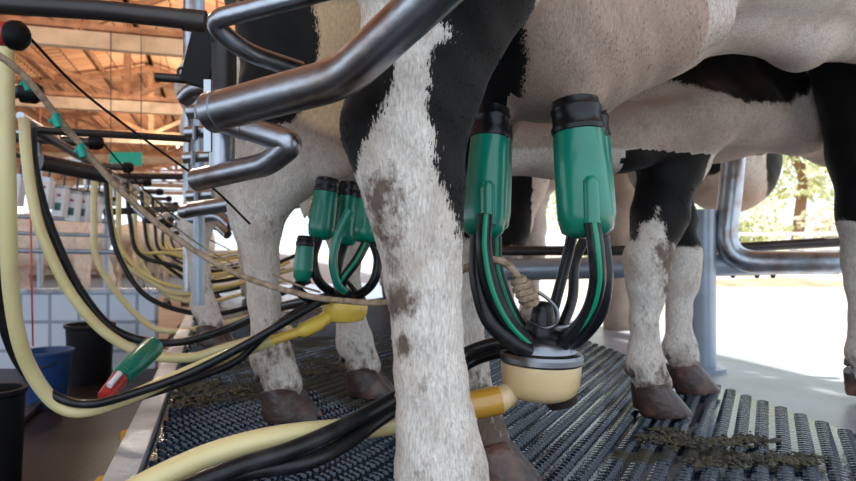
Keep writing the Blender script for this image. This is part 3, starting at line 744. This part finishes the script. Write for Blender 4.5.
# outlet
MB().tube(spline([at(512,392,.955), at(503,398,.95), at(496,402,.945)], 6), [.016,.017,.017,.018,.018,.018,.019,.019,.019,.019,.019,.019,.0195], 18).build('outlet_spout', cream, bowl)
MB().tube(spline([at(499,400,.945), at(485,403,.94), at(464,407,.93)], 6), .0215, 20).build('amber_elbow', amber, ca)
# short tubes
g = dict(stripe=True)
ctube(ca, [at(592,222,.875), at(596,250,.865), at(597,285,.875), at(586,318,.90), at(562,345,.94)], .0115, True)
ctube(ca, [at(602,236,.93), at(606,275,.92), at(600,312,.93), at(580,338,.95), at(556,352,.96)], .0105)
ctube(ca, [at(572,236,.99), at(566,262,1.0), at(556,300,1.0), at(546,335,1.0)], .0085)
ctube(ca, [at(588,232,1.05), at(575,262,1.06), at(572,300,1.05), at(556,340,1.02)], .0085)
ctube(ca, [at(485,215,.93), at(484,250,.92), at(492,290,.92), at(508,322,.93), at(530,345,.945)], .0115, True)
ctube(ca, [at(478,236,.95), at(477,275,.94), at(488,318,.93), at(512,342,.93), at(530,352,.935)], .0120)
ctube(ca, [at(496,236,1.05), at(498,270,1.05), at(512,310,1.03), at(532,340,1.0)], .0095, True)
# hook on the claw
MB().tube(spline([at(530,322,.96), at(545,328,.945), at(556,324,.94), at(557,310,.94), at(548,299,.945), at(538,292,.95)], 6), .0028, 8).build('wire_hook', chrome, ca)
MB().tube([at(540,331,.99), at(560,328,.99), at(577,325,1.0)], .0045, 10).build('hook_arm', steel, ca)

# cluster B
cb = empty('milking_cluster', (at(345,320,1.55).x, 1.55, .05), 'smaller milking cluster with yellow bowl under the second cow', 'milking cluster', 'milking clusters')
for (a, b, Y, r) in (((328,178),(320,240),1.52,.031), ((350,182),(344,246),1.60,.031), ((370,188),(364,243),1.50,.030), ((306,236),(302,282),1.46,.022)):
    teat_cup(cb, at(*a, Y), at(*b, Y-.01), r, False, .22)
Mb = Matrix.Translation((at(345,0,1.52).x, 1.52, 0)); zb = lambda py: H-(py-240.5)/F*1.52
MB().lathe([(.02,zb(322)),(.042,zb(320)),(.052,zb(314)),(.055,zb(304)),(.052,zb(301)),(.03,zb(299))], Mb).build('claw_bowl', yellow2, cb)
MB().lathe([(.03,zb(303)),(.050,zb(302)),(.050,zb(298)),(.036,zb(293)),(.02,zb(285)),(.008,zb(280))], Mb).build('claw_lid', rubber, cb)
MB().tube(spline([at(334,312,1.50), at(318,323,1.48), at(298,332,1.46), at(270,341,1.45)], 6), [.016]*6+[.018]*6+[.011]*7, 14).build('outlet_spout', yellow2, cb)
for a, b, Y, st in (((318,240),(335,295),1.50,False), ((344,246),(345,292),1.58,False), ((366,243),(350,296),1.46,True), ((302,282),(330,300),1.47,False), ((372,240),(352,300),1.50,False)):
    bend = -16 if a[0] > 355 and st else (10 if a[0] > 355 else -8)
    ctube(cb, [at(*a, Y), at(a[0]+bend*.6, (a[1]*2+b[1])/3, Y-.02), at((a[0]+b[0])/2+bend, (a[1]+b[1]*2)/3+4, Y-.02), at(*b, 1.52)], .011, st)
MB().tube(spline([at(350,210,1.42), at(338,235,1.42), at(333,262,1.42), at(338,284,1.43), at(345,291,1.45)], 6), .010, 12).build('short_tube', green, cb)

# ------------------------------------------------------------------ long hoses
def hose(name, pts, r, m, label, cat, group=None, n=14):
    o = MB().tube(spline(pts, 12), r, 16).build(name, m); tag(o, label, cat, group); return o
hose('milk_hose', [at(466,405,.93), at(440,412,.95), at(395,424,.93), at(340,430,.86), at(280,437,.80), at(220,452,.76), at(165,475,.73), at(110,505,.70), at(60,540,.68)], .0148, yellow,
     'thick cream yellow hose running from the large bowl across the bottom of the picture', 'hose', 'milk hoses')
hose('pulse_hose', [at(515,342,.95), at(490,345,.98), at(462,356,.99), at(425,380,.96), at(385,404,.90), at(340,428,.83), at(290,450,.77), at(240,466,.73), at(190,486,.70), at(140,510,.68)], .0105, rubber,
     'upper black hose of the twisted pair crossing the bottom of the picture', 'hose', 'black pulse hoses')
hose('pulse_hose', [at(505,350,1.0), at(470,362,1.02), at(425,394,.97), at(385,416,.90), at(345,444,.83), at(305,463,.78), at(260,470,.76), at(215,480,.74), at(150,505,.70)], .0100, rubber,
     'lower black hose of the twisted pair crossing the bottom of the picture', 'hose', 'black pulse hoses')
# hanging hoses of the stations
hose('milk_hose', [at(5,30,1.2), at(6,110,1.2), at(8,200,1.22), at(11,290,1.27), at(24,355,1.33), at(50,398,1.38), at(78,411,1.40), at(120,401,1.42), at(170,380,1.44), at(225,357,1.45), at(272,340,1.45)], .0150, yellow,
     'cream yellow hose hanging down the left edge and looping up to the second cow', 'hose', 'milk hoses')
hose('pulse_hose', [at(-8,120,1.25), at(-6,250,1.27), at(2,320,1.31), at(22,368,1.36), at(55,396,1.38), at(90,404,1.38), at(135,393,1.38), at(190,373,1.39), at(245,345,1.40), at(285,322,1.42), at(330,296,1.46)], .0095, rubber,
     'black hose looping beside the cream hose at the left edge', 'hose', 'black pulse hoses')
hose('pulse_hose', [at(60,402,1.44), at(110,403,1.45), at(150,394,1.45), at(190,380,1.43), at(235,362,1.42), at(265,335,1.42), at(300,310,1.45), at(335,298,1.48)], .0085, rubber,
     'short black hose rising behind the second cow leg to its cluster', 'hose', 'black pulse hoses')
hose('milk_hose', [at(24,118,1.9), at(27,160,1.9), at(36,215,1.9), at(52,258,1.92), at(72,295,1.94), at(100,328,1.97), at(130,348,2.0), at(160,357,2.02), at(195,357,2.04), at(225,348,2.05), at(262,338,2.0), at(290,330,1.95)], .0155, yellow,
     'cream yellow hose hanging second from the left edge', 'hose', 'milk hoses')
hose('pulse_hose', [at(32,128,1.95), at(34,165,1.95), at(44,208,1.95), at(60,250,1.97), at(80,290,2.0), at(108,325,2.02), at(140,340,2.05), at(180,342,2.08), at(230,328,2.05), at(270,310,1.9), at(325,298,1.65)], .0135, rubber,
     'black hose hanging beside the second cream hose', 'hose', 'black pulse hoses')
cnt_w = ['third', 'fourth', 'fifth', 'sixth', 'seventh', 'eighth', 'ninth']
for k in range(7):
    base = Vector((-1.52, 2.92, .79)) + U*(.72*k)
    sw = random.uniform(-.05,.05)
    off = lambda a, z: base+U*a[0]+V*a[1]+Vector((0,0,z))
    j = [random.uniform(-.05,.05) for _ in range(6)]
    depth = -.775+.12*(k % 2)+ (.06 if k > 3 else 0)
    o = hose('milk_hose', [off((0,0),.0), off((-.02,.0),-.25), off((-.02,.03+j[0]*.3),-.45), off((.04,.16+j[1]),depth+.08), off((.06,.36+j[2]),depth), off((.10,.60+j[3]),depth+.03), off((.14,.85),depth+.10), off((.16,1.0),depth+.14)], .0145, yellow,
         'cream yellow hanging hose, %s from the left edge' % cnt_w[k], 'hose', 'milk hoses')
    o = hose('pulse_hose', [off((.14,.02),.0), off((.12,.04),-.22), off((.11,.10+j[4]),-.42), off((.10,.26+j[5]),depth+.16), off((.12,.46),depth+.07), off((.16,.70),depth+.10), off((.18,1.0),depth+.22)], .0125, rubber,
         'black hanging hose beside the %s cream hose from the left edge' % cnt_w[k], 'hose', 'black pulse hoses')
    if k < 5:
        hose('milk_hose', [off((.30,.02),.0), off((.26,.03),-.22), off((.22,.09),-.40), off((.16,.24),depth+.24), off((.2,.44),depth+.19), off((.26,.68),depth+.22), off((.3,.9),depth+.32)], .010, yellow3,
             'thin yellow hose in front of the %s cream hose' % cnt_w[k+1], 'hose', 'milk hoses')
# milk line pipes above the pit edge
tag(MB().tube([L(.95,-.36,.80), L(7,-.36,.80)], .017, 18).build('milk_pipe', steel_d), 'long dark pipe carrying the hanging hoses above the pit edge', 'pipe')
tag(MB().tube([L(1.2,-.46,.88), L(7,-.46,.88)], .013, 14).build('milk_pipe', steel), 'thinner grey pipe below the dark pipe above the pit edge', 'pipe')
for k in range(7):
    p = L(.75+.98*k, -.52, .0)
    t = empty('pipe_stub', (p.x, p.y, .84), 'dark short pipe with round cap holding a hanging hose, %s from us' % (['first','second']+cnt_w[:5])[k], 'pipe', 'pipe stubs over the pit')
    MB().tube([p+Vector((0,0,.88))-V*.15, p+Vector((0,0,.87))+V*.20], .020, 14).build('pipe', steel_d, t)
    MB().tube([p+Vector((0,0,.87))+V*.18, p+Vector((0,0,.87))+V*.215, p+Vector((0,0,.87))+V*.235], [.030,.032,.02], 16).build('cap', black_p, t)
    MB().tube(fillet([p+Vector((0,0,.90))-V*.12, p+Vector((0,0,.90))-V*.02, p+Vector((0,0,.76))-V*.01], .05), .014, 12).build('hose_elbow', steel, t)

# rope
rp = spline([at(-30,38,1.0), at(20,72,1.06), at(70,132,1.14), at(120,190,1.20), at(175,237,1.24), at(235,273,1.24), at(300,294,1.22), at(345,301,1.18), at(390,302,1.10), at(430,290,1.0), at(458,272,.96), at(478,263,.945), at(495,260,.94), at(508,265,.94), at(520,280,.945)], 12)
ro = MB().tube(rp, .0058, 12).build('rope', rope_m); tag(ro, 'long brown rope sagging from the upper left to the large milking cluster', 'rope')
kn = MB()
for i in range(5):
    c0 = at(519+i*3, 281+i*5.5, .945); ax = (at(535,305,.945)-at(520,280,.945)).normalized(); x = ax.cross(Vector((0,1,0))).normalized(); y = ax.cross(x)
    ring = [c0+(x*math.cos(a)+y*math.sin(a))*(.011 if i not in (0,4) else .008)+ax*.002*math.sin(2*a) for a in [2*PI*q/14 for q in range(15)]]
    kn.tube(ring, .0052, 8)
kn.build('knot', rope_m, ro)
for k, (px, py) in enumerate(((26,80),(55,117),(80,147))):
    p = at(px, py, 1.09+.02*k)
    tag(MB().tube([p-Vector((.006,0,.010)), p, p+Vector((.006,0,-.018))], [.006,.0095,.006], 12).build('cable_clip', banner_m), 'small green clip by the rope, %s from the upper left' % ['first','second','third'][k], 'clip', 'green clips')
# thin wires
def wire(pts, r, m, label): tag(MB().tube(spline(pts, 10), r, 8).build('cable', m), label, 'cable')
wire([at(26,34,1.1), at(75,85,1.2), at(125,125,1.3), at(180,165,1.35), at(215,190,1.38), at(250,224,1.42)], .0026, black_p, 'thin black cable running down from the red and black bottle')
wire([at(58,125,1.6), at(110,175,1.8), at(160,215,2.0), at(200,245,2.1), at(240,268,2.1)], .0028, rope_m, 'thin brown cable under the rope')
wire([at(100,140,2.2), at(145,190,2.5), at(190,228,2.7), at(230,250,2.8)], .0030, black_p, 'thin dark cable in front of the green sheet')
wire([at(31,150,2.6), at(31,230,2.6), at(32,300,2.6), at(33,346,2.7)], .0035, red_m, 'thin red cable hanging by the tiled wall')
wire([at(272,274,1.38), at(300,286,1.40), at(320,292,1.44)], .0024, rope_m, 'thin brown cord behind the second cow leg')

# ------------------------------------------------------------------ steel rails and posts
def pipe_thing(name, pts, r, m, label, cat='rail', fr=.05, ends=True, rings=()):
    path = fillet(pts, fr); o = MB().tube(path, r, 24).build(name, m, sharp=1.0); tag(o, label, cat)
    for a, b in rings: MB().tube([a, b], r*1.06, 24).build('weld_collar', m, o)
    return o
a0, a1, a2 = at(214,112,.80), at(343,78,.72), at(470,-40,.62)
dv = (a1-a0).normalized()
pipe_thing('rump_rail', [at(211,113,.802), a0, a1, a2], .0245, steel, 'thick bent galvanised rump rail crossing in front of the nearest cow thigh', fr=.03, rings=[(a0-dv*.004, a0+dv*.012)])
p0, p1, p2, p3 = at(215,118,1.18), at(294,143,1.12), at(268,164,1.16), at(196,180,1.24)
d1 = (p1-p0).normalized()
pipe_thing('rump_rail', [p0, p1, p2, p3], .0220, steel, 'bent steel rail elbow in front of the second cow leg', fr=.022, rings=[(p0+d1*.06, p0+d1*.075)])
pipe_thing('rump_rail', [at(335,-12,.95), at(208,21,.98), at(245,52,1.02), at(300,70,1.1)], .0150, steel, 'thin steel rail loop at the top beside the black pipe end', fr=.03)
pipe_thing('rump_rail', [at(240,182,1.75), at(262,192,1.75), at(236,203,1.75), at(190,210,1.80)], .021, steel, 'small bent steel rail below the second cow elbow rail', fr=.03)
pipe_thing('rump_rail', [at(185,98,1.45), at(195,88,1.42), at(232,84,1.40)], .020, steel, 'short curved steel stub left of the thick rump rail', fr=.03)
for k, (y, Y) in enumerate(((212,2.2),(222,2.7),(231,3.3))):
    pipe_thing('rump_rail', [at(183-k*4,y,Y), at(224-k*4,y-7,Y-.1), at(236-k*4,y+4,Y-.15)], .023, steel, 'distant steel rump rail end, %s step down the row' % ['first','second','third'][k], fr=.05)
def post(px, y0, y1, Y, r, m, label, name='stall_post'):
    tag(MB().tube([at(px,y0,Y), at(px,y1,Y)], r, 18).build(name, m), label, 'post')
post(224, 45, 120, 1.25, .024, steel_d, 'dark upright post behind the thick rump rail')
post(222, 118, 175, 1.22, .024, steel, 'blue grey upright post between the rump rails')
tag(MB().bar(at(208,80,1.08), at(208,152,1.08), .008, .012).build('flat_bar', steel, smooth=False), 'flat steel bar hanging at the end of the rails', 'bar')
post(199, -500, 305, 2.3, .020, steel_l, 'pale upright stall post beside the flat steel bar')
post(188, -260, 292, 3.0, .022, steel, 'farther thin upright stall post')
o = MB().box((-.028,-.02,-.07),(.028,.02,.07), Matrix.Translation(at(205,52,1.3)) @ Matrix.Rotation(.25,4,'Y')).build('rubber_flap', black_p, smooth=False); tag(o, 'dark rubber flap hanging under the black pipe end', 'flap')
# clamps around the post
for k, (px, py, Y) in enumerate(((200,112,1.5),(198,133,1.7),(196,158,1.9),(199,196,2.05))):
    o = MB().tube([at(px-12,py,Y), at(px+14,py-2,Y)], .017, 14).build('rail_clamp', steel); tag(o, 'steel clamp on the stall posts, %s from the top' % ['first','second','third','fourth'][k], 'clamp', 'rail clamps')
    MB().tube([at(px-3,py-7,Y-.03), at(px-3,py+7,Y-.03)], .007, 8).build('bolt', chrome, o)
# dark pipes on top
tag(MB().tube([at(-30,2,1.0), at(100,10,1.02), at(200,21,1.04)], .0158, 20).build('overhead_pipe', steel_d), 'thick black pipe along the top left', 'pipe')
tag(MB().tube([at(183,19.5,1.035), at(206,22,1.04)], .0178, 20).build('pipe_sleeve', steel_d), 'black sleeve at the right end of the thick black pipe', 'sleeve')
o = MB().tube([at(156,77,1.3), at(208,81,1.3)], .0090, 14).build('lever_bar', steel_d); tag(o, 'short black bar sticking out left of the flat steel bar', 'bar')
MB().tube(fillet([at(178,76,1.3), at(178,68,1.3), at(190,68,1.3)], .01), .003, 8).build('pin', steel_d, o)
tag(MB().tube([at(36,130,2.0), at(190,139,2.3)], .0125, 14).build('overhead_pipe', steel_d), 'thinner dark pipe behind the hanging hoses', 'pipe')
tag(MB().tube([at(115,176,4.2), at(200,177,4.6)], .022, 12).build('overhead_pipe', steel_d), 'distant dark pipe under the green sheet', 'pipe')
tag(MB().tube([at(40,162,2.3), at(108,176,2.5)], .030, 14).build('overhead_pipe', steel_d), 'thick dark pipe stub below the thinner dark pipe', 'pipe')
# red and black bottle
o = MB().tube([at(-20,30,1.08), at(13,35,1.08)], .021, 20).build('pulsator_bottle', red_m); tag(o, 'red bottle with a black cap at the left edge under the black pipe', 'bottle')
MB().tube([at(10,34.5,1.08), at(13,35,1.08), at(20,36,1.08), at(25,36.7,1.08), at(29,37.2,1.08)], [.022,.025,.025,.018,.006], 22).build('cap', black_p, o)

# rails on the far side of the deck
YR = 2.36
lr = MB().tube([at(500,270,YR+.02), at(640,267,YR), at(838,262,YR-.12), at(900,260,YR-.15)], .040, 24).build('breast_rail', steel_l)
tag(lr, 'thick pale galvanised rail behind the cow legs', 'rail')
tag(MB().tube([at(500,251,YR+.12), at(700,250,YR+.12), at(900,238,YR-.03)], .019, 18).build('breast_rail', steel_d), 'dark thin rail just above the thick pale rail', 'rail')
pipe_thing('breast_rail', [at(738,100,YR-.08), at(731,190,YR-.08), at(722,262,YR-.09), at(838,263,YR-.20)], .040, steel, 'thick curved steel pipe hooking down into the pale rail', fr=.22)
for k, px in enumerate((733, 757, 773)):
    p = at(px, 272, YR-.03); o = MB().tube([p+Vector((0,0,.01)), p-Vector((0,0,.012)), p-Vector((0,0,.022))], [.012,.010,.006], 10).build('rail_bolt', steel_d, lr)
sp = MB().tube([(.985,2.285,-.012), (.985,2.285,.56)], .041, 24).build('steel_post', steel_l); tag(sp, 'blue grey steel post carrying the pale rail', 'post')
MB().lathe([(.05,-.012),(.075,-.012),(.075,.0),(.048,.004)], Matrix.Translation((.985,2.285,0)), 24).build('post_foot', steel_l, sp)
tag(MB().tube([(1.02,3.38,-.02), (1.02,3.38,1.0), (1.02,3.38,3.1)], .092, 28).build('concrete_column', column_m), 'round brown stained column left of the dirty cow leg', 'column')

# manure clumps
def clump(px, py, n, rx, ry, label):
    Y = .45*F/(py-240.5); c = at(px, py, Y); mb = MB()
    cs = [(random.gauss(0, .55)*rx, random.gauss(0, .55)*ry, random.uniform(.08,.26)) for _ in range(9)]
    for i in range(n):
        g = random.choice(cs); x = c.x+g[0]+random.gauss(0, g[2]*rx); y = c.y+g[1]+random.gauss(0, g[2]*ry*1.6); r_ = random.uniform(.002,.0055)
        M = Matrix.Translation((x, y, .012+r_*.3)) @ Matrix.Rotation(random.uniform(0,PI), 4, 'Z') @ Matrix.Diagonal((random.uniform(1,2.2),1,.6,1))
        mb.lathe([(r_*.3,-r_),(r_*.85,-r_*.5),(r_,0),(r_*.8,r_*.55),(r_*.25,r_*.95)], M, 7)
    o = mb.build('manure', manure_m); tag(o, label, 'manure', kind='stuff')
clump(700, 446, 520, .13, .05, 'crumbled manure on the mat right of the dirty cow leg')
clump(765, 468, 360, .11, .04, 'crumbled manure at the lower right of the mat')
clump(330, 372, 500, .28, .20, 'trodden greenish manure on the mat between the second and nearest cow')
clump(200, 395, 400, .16, .16, 'trodden greenish manure on the mat by the kerb')

# ------------------------------------------------------------------ pit things
def lathe_at(name, prof, x, y, z, m, label, cat): 
    o = MB().lathe(prof, Matrix.Translation((x, y, z)), 32).build(name, m, origin=(x, y, z), sharp=.6); tag(o, label, cat); return o
b = at(47, 372, 4.3)
bk = lathe_at('bucket', [(.10,0),(.115,.0),(.155,.34),(.165,.345),(.165,.365),(.150,.365),(.145,.34),(.105,.02),(.02,.018)], b.x, b.y, -.65, blue_p, 'dark blue bucket standing in the pit before the tiled wall', 'bucket')
MB().tube(spline([Vector((b.x-.16, b.y, -.30)), Vector((b.x-.1, b.y-.12, -.36)), Vector((b.x, b.y-.17, -.38)), Vector((b.x+.1, b.y-.12, -.36)), Vector((b.x+.16, b.y, -.30))], 8), .005, 8).build('handle', steel_d, bk)
b = at(90, 350, 5.0)
lathe_at('waste_bin', [(.12,0),(.15,.0),(.17,.42),(.185,.43),(.185,.45),(.16,.45),(.13,.02),(.02,.018)], b.x, b.y, -.65, black_p, 'black bin in the pit right of the blue bucket', 'bin')
b = at(-4, 400, 2.9)
lathe_at('rubber_tub', [(.09,0),(.10,.0),(.115,.40),(.125,.41),(.125,.43),(.105,.43),(.09,.02),(.02,.018)], b.x, b.y, -.65, black_p, 'black tub cut off by the left edge in the pit', 'tub')
# loose teat cup lying over the kerb
jt = empty('loose_teat_cup', at(133,375,1.78), 'green cup with red and clear tip hanging over the kerb', 'teat cup')
M, Ln = frame(at(120,378,1.72), at(155,345,1.86))
MB().lathe([(.020,0),(.027,.003),(.030,.012),(.026,.016),(.028,.02),(.031,.05),(.032,Ln-.01),(.028,Ln-.002),(.01,Ln)], M).build('shell', green, jt)
M2, L2 = frame(at(104,398,1.66), at(121,377,1.725))
MB().lathe([(.014,0),(.019,.002),(.021,L2*.5),(.024,L2)], M2).build('red_tip', red_m, jt)
MB().tube([at(109,386,1.66), at(120,373,1.70)], .008, 10).build('clear_sleeve', white_p, jt)
for k, (px, py) in enumerate(((122,415),(109,455))):
    p = at(px, py, 1.75-.25*k); p = L(.12-.32*k+.25, -.018, -.02)
    tag(MB().lathe([(.004,-.012),(.013,-.010),(.014,.006),(.008,.012),(.002,.013)], Matrix.Translation(p), 12).build('kerb_bolt', amber), 'amber bolt head on the pit side of the kerb, %s one' % ['farther','nearer'][k], 'bolt', 'kerb bolts')
# planks along the pit side
tag(MB().box((0,-.6,-.66),(.0,.6,-.62)).build('x', wood) if False else MB().bar(L(.9,-.95,-.62), L(4.0,-.95,-.62), +.06, .03).build('floor_strip', steel_d, smooth=False), 'grey strip lying along the pit floor', 'strip')

# milk meters on the opposite side
for k in range(6):
    x0 = [17,46,61,74,85,96][k]; Y = 4.6+.1*k; c = at(x0, [190,193,201,206,207,208][k], Y)
    t = empty('milk_meter', c-Vector((0,0,.17)), 'white milk meter box with dark print, %s from the left' % ['first','second','third','fourth','fifth','sixth'][k], 'milk meter', 'milk meters')
    R = Matrix.Translation(c) @ Matrix.Rotation(.12, 4, 'Y') @ Matrix.Scale(.72, 4)
    MB().tube([R @ Vector((0,.02,.15)), R @ Vector((0,.02,.36))], .008, 8).build('hanger', steel_d, t)
    MB().box((-.055,-.05,-.16),(.055,.05,.13), R).build('housing', white_p, t, smooth=False)
    MB().box((-.045,-.04,.13),(.045,.04,.16), R).build('lid', steel, t, smooth=False)
    MB().box((-.032,-.053,-.10),(.032,-.050,-.02), R).build('printed_mark', print_m, t, smooth=False)
    MB().box((-.02,-.053,.045),(.02,-.050,.07), R).build('red_mark', print_r, t, smooth=False)
tag(MB().tube([at(-20,186,4.4)+Vector((0,0,.28)), at(17,190,4.6)+Vector((0,0,.25)), at(96,208,5.1)+Vector((0,0,.25)), at(112,210,5.3)+Vector((0,0,.25))], .018, 10).build('meter_rail', steel_d), 'dark rail from which the white milk meters hang', 'rail')
for k, (y0, y1, r, m) in enumerate(((186,204,.022,steel_l),(214,222,.018,steel_l),(232,236,.016,steel_l),(250,252,.02,steel_l),(176,198,.03,steel_d))):
    tag(MB().tube([at(-20,y0,4.9), at(118,y1,5.2)], r, 12).build('far_rail', m), 'rail of the opposite stalls, %s of five counted down from the top' % ['second','third','fourth','fifth','first'][k], 'rail', 'rails of the opposite stalls')
for k, px in enumerate((18, 88)):
    p = at(px, 240, 5.35); tag(MB().tube([(p.x,p.y+.3,.0),(p.x,p.y+.3,1.1)], .022, 10).build('far_post', steel_l), ['pale upright of the opposite stalls at the left edge', 'pale upright of the opposite stalls by the cow head'][k], 'post')
g_ = at(126,159,8); tag(MB().box((g_.x-.20,g_.y-.01,g_.z-.085),(g_.x+.20,g_.y+.01,g_.z+.085)).build('green_sheet', banner_m, smooth=False), 'green sheet hanging under the roof', 'sheet')
gs = bpy.data.objects['green_sheet']
for q in (-.19,.19): MB().tube([(g_.x+q,g_.y,g_.z+.08),(g_.x+q,g_.y,g_.z+1.6)], .006, 6).build('cord', steel_d, gs)
c = at(115.5,42,9.6); lp = MB().box((c.x-.13,c.y-.03,c.z-.07),(c.x+.13,c.y+.03,c.z+.07)).build('roof_lamp', white_p, smooth=False); tag(lp, 'small white box lamp under the roof tiles', 'lamp')
lm = mat('lit lamp diffuser', (.9,.9,.85), .4); lm.node_tree.nodes['Principled BSDF'].inputs['Emission Color'].default_value = (1,.93,.8,1); lm.node_tree.nodes['Principled BSDF'].inputs['Emission Strength'].default_value = 6
lp.data.materials[0] = lm
MB().box((c.x-.15,c.y-.02,c.z+.07),(c.x+.15,c.y+.04,c.z+.09)).build('bracket', steel_d, lp, smooth=False)
for k, u_ in enumerate((4.5, 9.5, 15.0, 21.0)):  # lamps added only to brighten the roof and the far interior
    p = L(u_, RV+.3, 3.35); ld = bpy.data.lights.new('roof_fill_light', 'POINT'); ld.energy = 110; ld.color = (1,.86,.68); ld.shadow_soft_size = .12
    lo_ = bpy.data.objects.new('roof_fill_light', ld); COL.objects.link(lo_); lo_.location = p - Vector((0,0,.0))
    t = empty('added_fill_lamp', p, 'added warm lamp hung over the pit to brighten the roof, %s down the hall' % ['first','second','third','farthest'][k], 'lamp', 'added fill lamps')
    MB().tube([p+Vector((0,0,.12)), L(u_, RV+.3, RZ-.15)], .006, 6).build('cord', black_p, t)
    MB().lathe([(.02,.0),(.035,.03),(.035,.10),(.015,.14)], Matrix.Translation(p+Vector((0,0,.13))), 12).build('socket', white_p, t)
tag(MB().tube([at(105,212,3.6), at(190,208,4.2)], .020, 12).build('gate_bar', steel_d), 'dark gate bar far down the row', 'bar')
for k in range(5):
    p = at(150+k*9, 218+k*3, 3.4+.5*k)
    o = MB().tube(spline([p+Vector((-.08,0,.05)), p+Vector((.0,0,-.01)), p+Vector((.07,.1,.02)), p+Vector((.15,.1,-.06))], 5), .014, 10).build('valve_pipe', [steel, steel_d][k % 2]); tag(o, 'small bent valve pipe among the far hoses, %s towards the cows' % ['first','second','third','fourth','fifth'][k], 'pipe', 'valve pipes')
    MB().lathe([(.01,-.03),(.03,-.025),(.03,.02),(.012,.03)], Matrix.Translation(p), 12).build('valve_body', black_p, o)

# ------------------------------------------------------------------ outdoors on the right
def leafy(name, c, r, n, m, label, cat, trunk=None, size=.10):
    t = empty(name, (c[0], c[1], -.12), label, cat, 'plants beyond the yard')
    P = rng.normal(size=(n, 3)); P /= np.linalg.norm(P, axis=1)[:, None]; P *= (rng.random(n)**.35)[:, None]
    lump = 1+.25*np.sin(P[:,0]*7+c[0])*np.cos(P[:,2]*6)
    P = P*np.array(r)*lump[:, None]+np.array(c)
    P = P[P[:,2] > -.1]
    mb = MB()
    for p in P:
        a = Vector(rng.normal(size=3)).normalized(); b_ = a.orthogonal().normalized(); s = size*random.uniform(.6,1.3); p = Vector(p)
        mb.add([p-a*s, p+b_*s*.45, p+a*s, p-b_*s*.45], [(0,1,2,3)])
    mb.build('foliage', m, t, smooth=False)
    st = trunk or [((0,0,-.12-c[2]),.06), ((0.05,0,-.0),.03)]
    mb = MB()
    mb.tube([Vector(c)+Vector(q) for q, _ in st], [x for _, x in st], 10)
    if trunk:
        top = Vector(c)+Vector(trunk[-1][0])
        for a in range(5):
            mb.tube(spline([Vector(c)+Vector(trunk[-2][0]), top+Vector((.25*math.cos(a*1.3),.25*math.sin(a*1.3),.3)), top+Vector((.7*math.cos(a*1.3),.6*math.sin(a*1.3),.9))], 4), .05, 7)
    mb.build('trunk', bark, t)
names_ = ['first', 'second', 'third', 'fourth', 'fifth', 'sixth']
for k, (x, y, rz, rx, m) in enumerate(((6.0,14.5,.95,.85,1),(7.6,15,1.1,.85,0),(9.15,14.4,.9,.75,2),(10.8,15.2,1.15,.95,1),(4.2,15.6,.9,.95,0),(13.1,16,1.3,1.3,0))):
    leafy('shrub', (x, y, rz*.55-.1), (rx, .8, rz), 1300, leafs[m], 'sunlit shrub beyond the white fence, standing %s in the hedge' % ['second from the left','third from the left','fourth from the left','fifth from the left','leftmost','rightmost'][k], 'shrub', size=.10)
leafy('tree', (10.2,18,3.3), (2.6,1.8,2.0), 3600, leafs[0], 'tree with brown trunk and pale leaves beyond the fence', 'tree', trunk=[((.15,0,-3.4),.20),((.25,0,-2.2),.16),((.35,0,-1.2),.13),((.2,0,-.6),.08)], size=.13)
leafy('tree', (14.5,21,3.4), (2.8,1.8,2.5), 3000, leafs[1], 'greener tree right of the tree with the brown trunk', 'tree', trunk=[((0,0,-3.5),.20),((.1,0,-1.8),.16),((0,0,-.8),.08)], size=.14)
leafy('tree', (5.5,22,3.0), (2.6,1.8,2.6), 2600, leafs[0], 'pale tree left of the tree with the brown trunk', 'tree', trunk=[((0,0,-3.1),.18),((.1,0,-1.6),.14),((0,0,-.8),.08)], size=.14)
fe = empty('yard_fence', (7.5,12.3,-.12), 'white rail fence across the sunny yard', 'fence')
for z in (.28,.56): MB().bar((2.5,12.6,z), (14,12.0,z+.05), .05, .07).build('rail', fence_w, fe, smooth=False)
for k in range(8):
    x = 3+1.45*k; MB().bar((x,12.6-.052*(x-2.5),-.12), (x,12.6-.052*(x-2.5),.70), .10, .10).build('post', fence_w, fe, smooth=False)
# earth banks
def bank(x0, x1, y, h_, wd, label, m=dirt_m):
    mb = MB(); n, q = 60, 8
    for i in range(n+1):
        for j in range(q+1):
            x = x0+(x1-x0)*i/n; s = j/q*2-1
            z = -.125+h_*(1-s*s)*(0.75+.5*mnoise.noise(Vector((x*1.2, y, j*.3))))*min(1, i/6, (n-i)/6)
            mb.v.append((x, y+s*wd+.1*mnoise.noise(Vector((x,0,0))), z))
    for i in range(n):
        for j in range(q):
            a = i*(q+1)+j; mb.f.append((a, a+q+1, a+q+2, a+1))
    tag(mb.build('earth_bank', m), label, 'earth bank')
bank(2.2, 9.5, 8.3, .10, .5, 'low bank of dry brown earth in the sunny yard')
bank(3.3, 5.3, 10.4, .20, .3, 'red brown earth heap behind the low bank')
stripk = MB().bar(L(-1.0,2.62,-.10), L(6,2.62,-.10), .05, .05).build('trim_yard', conc, smooth=False); tag(stripk, kind='structure')
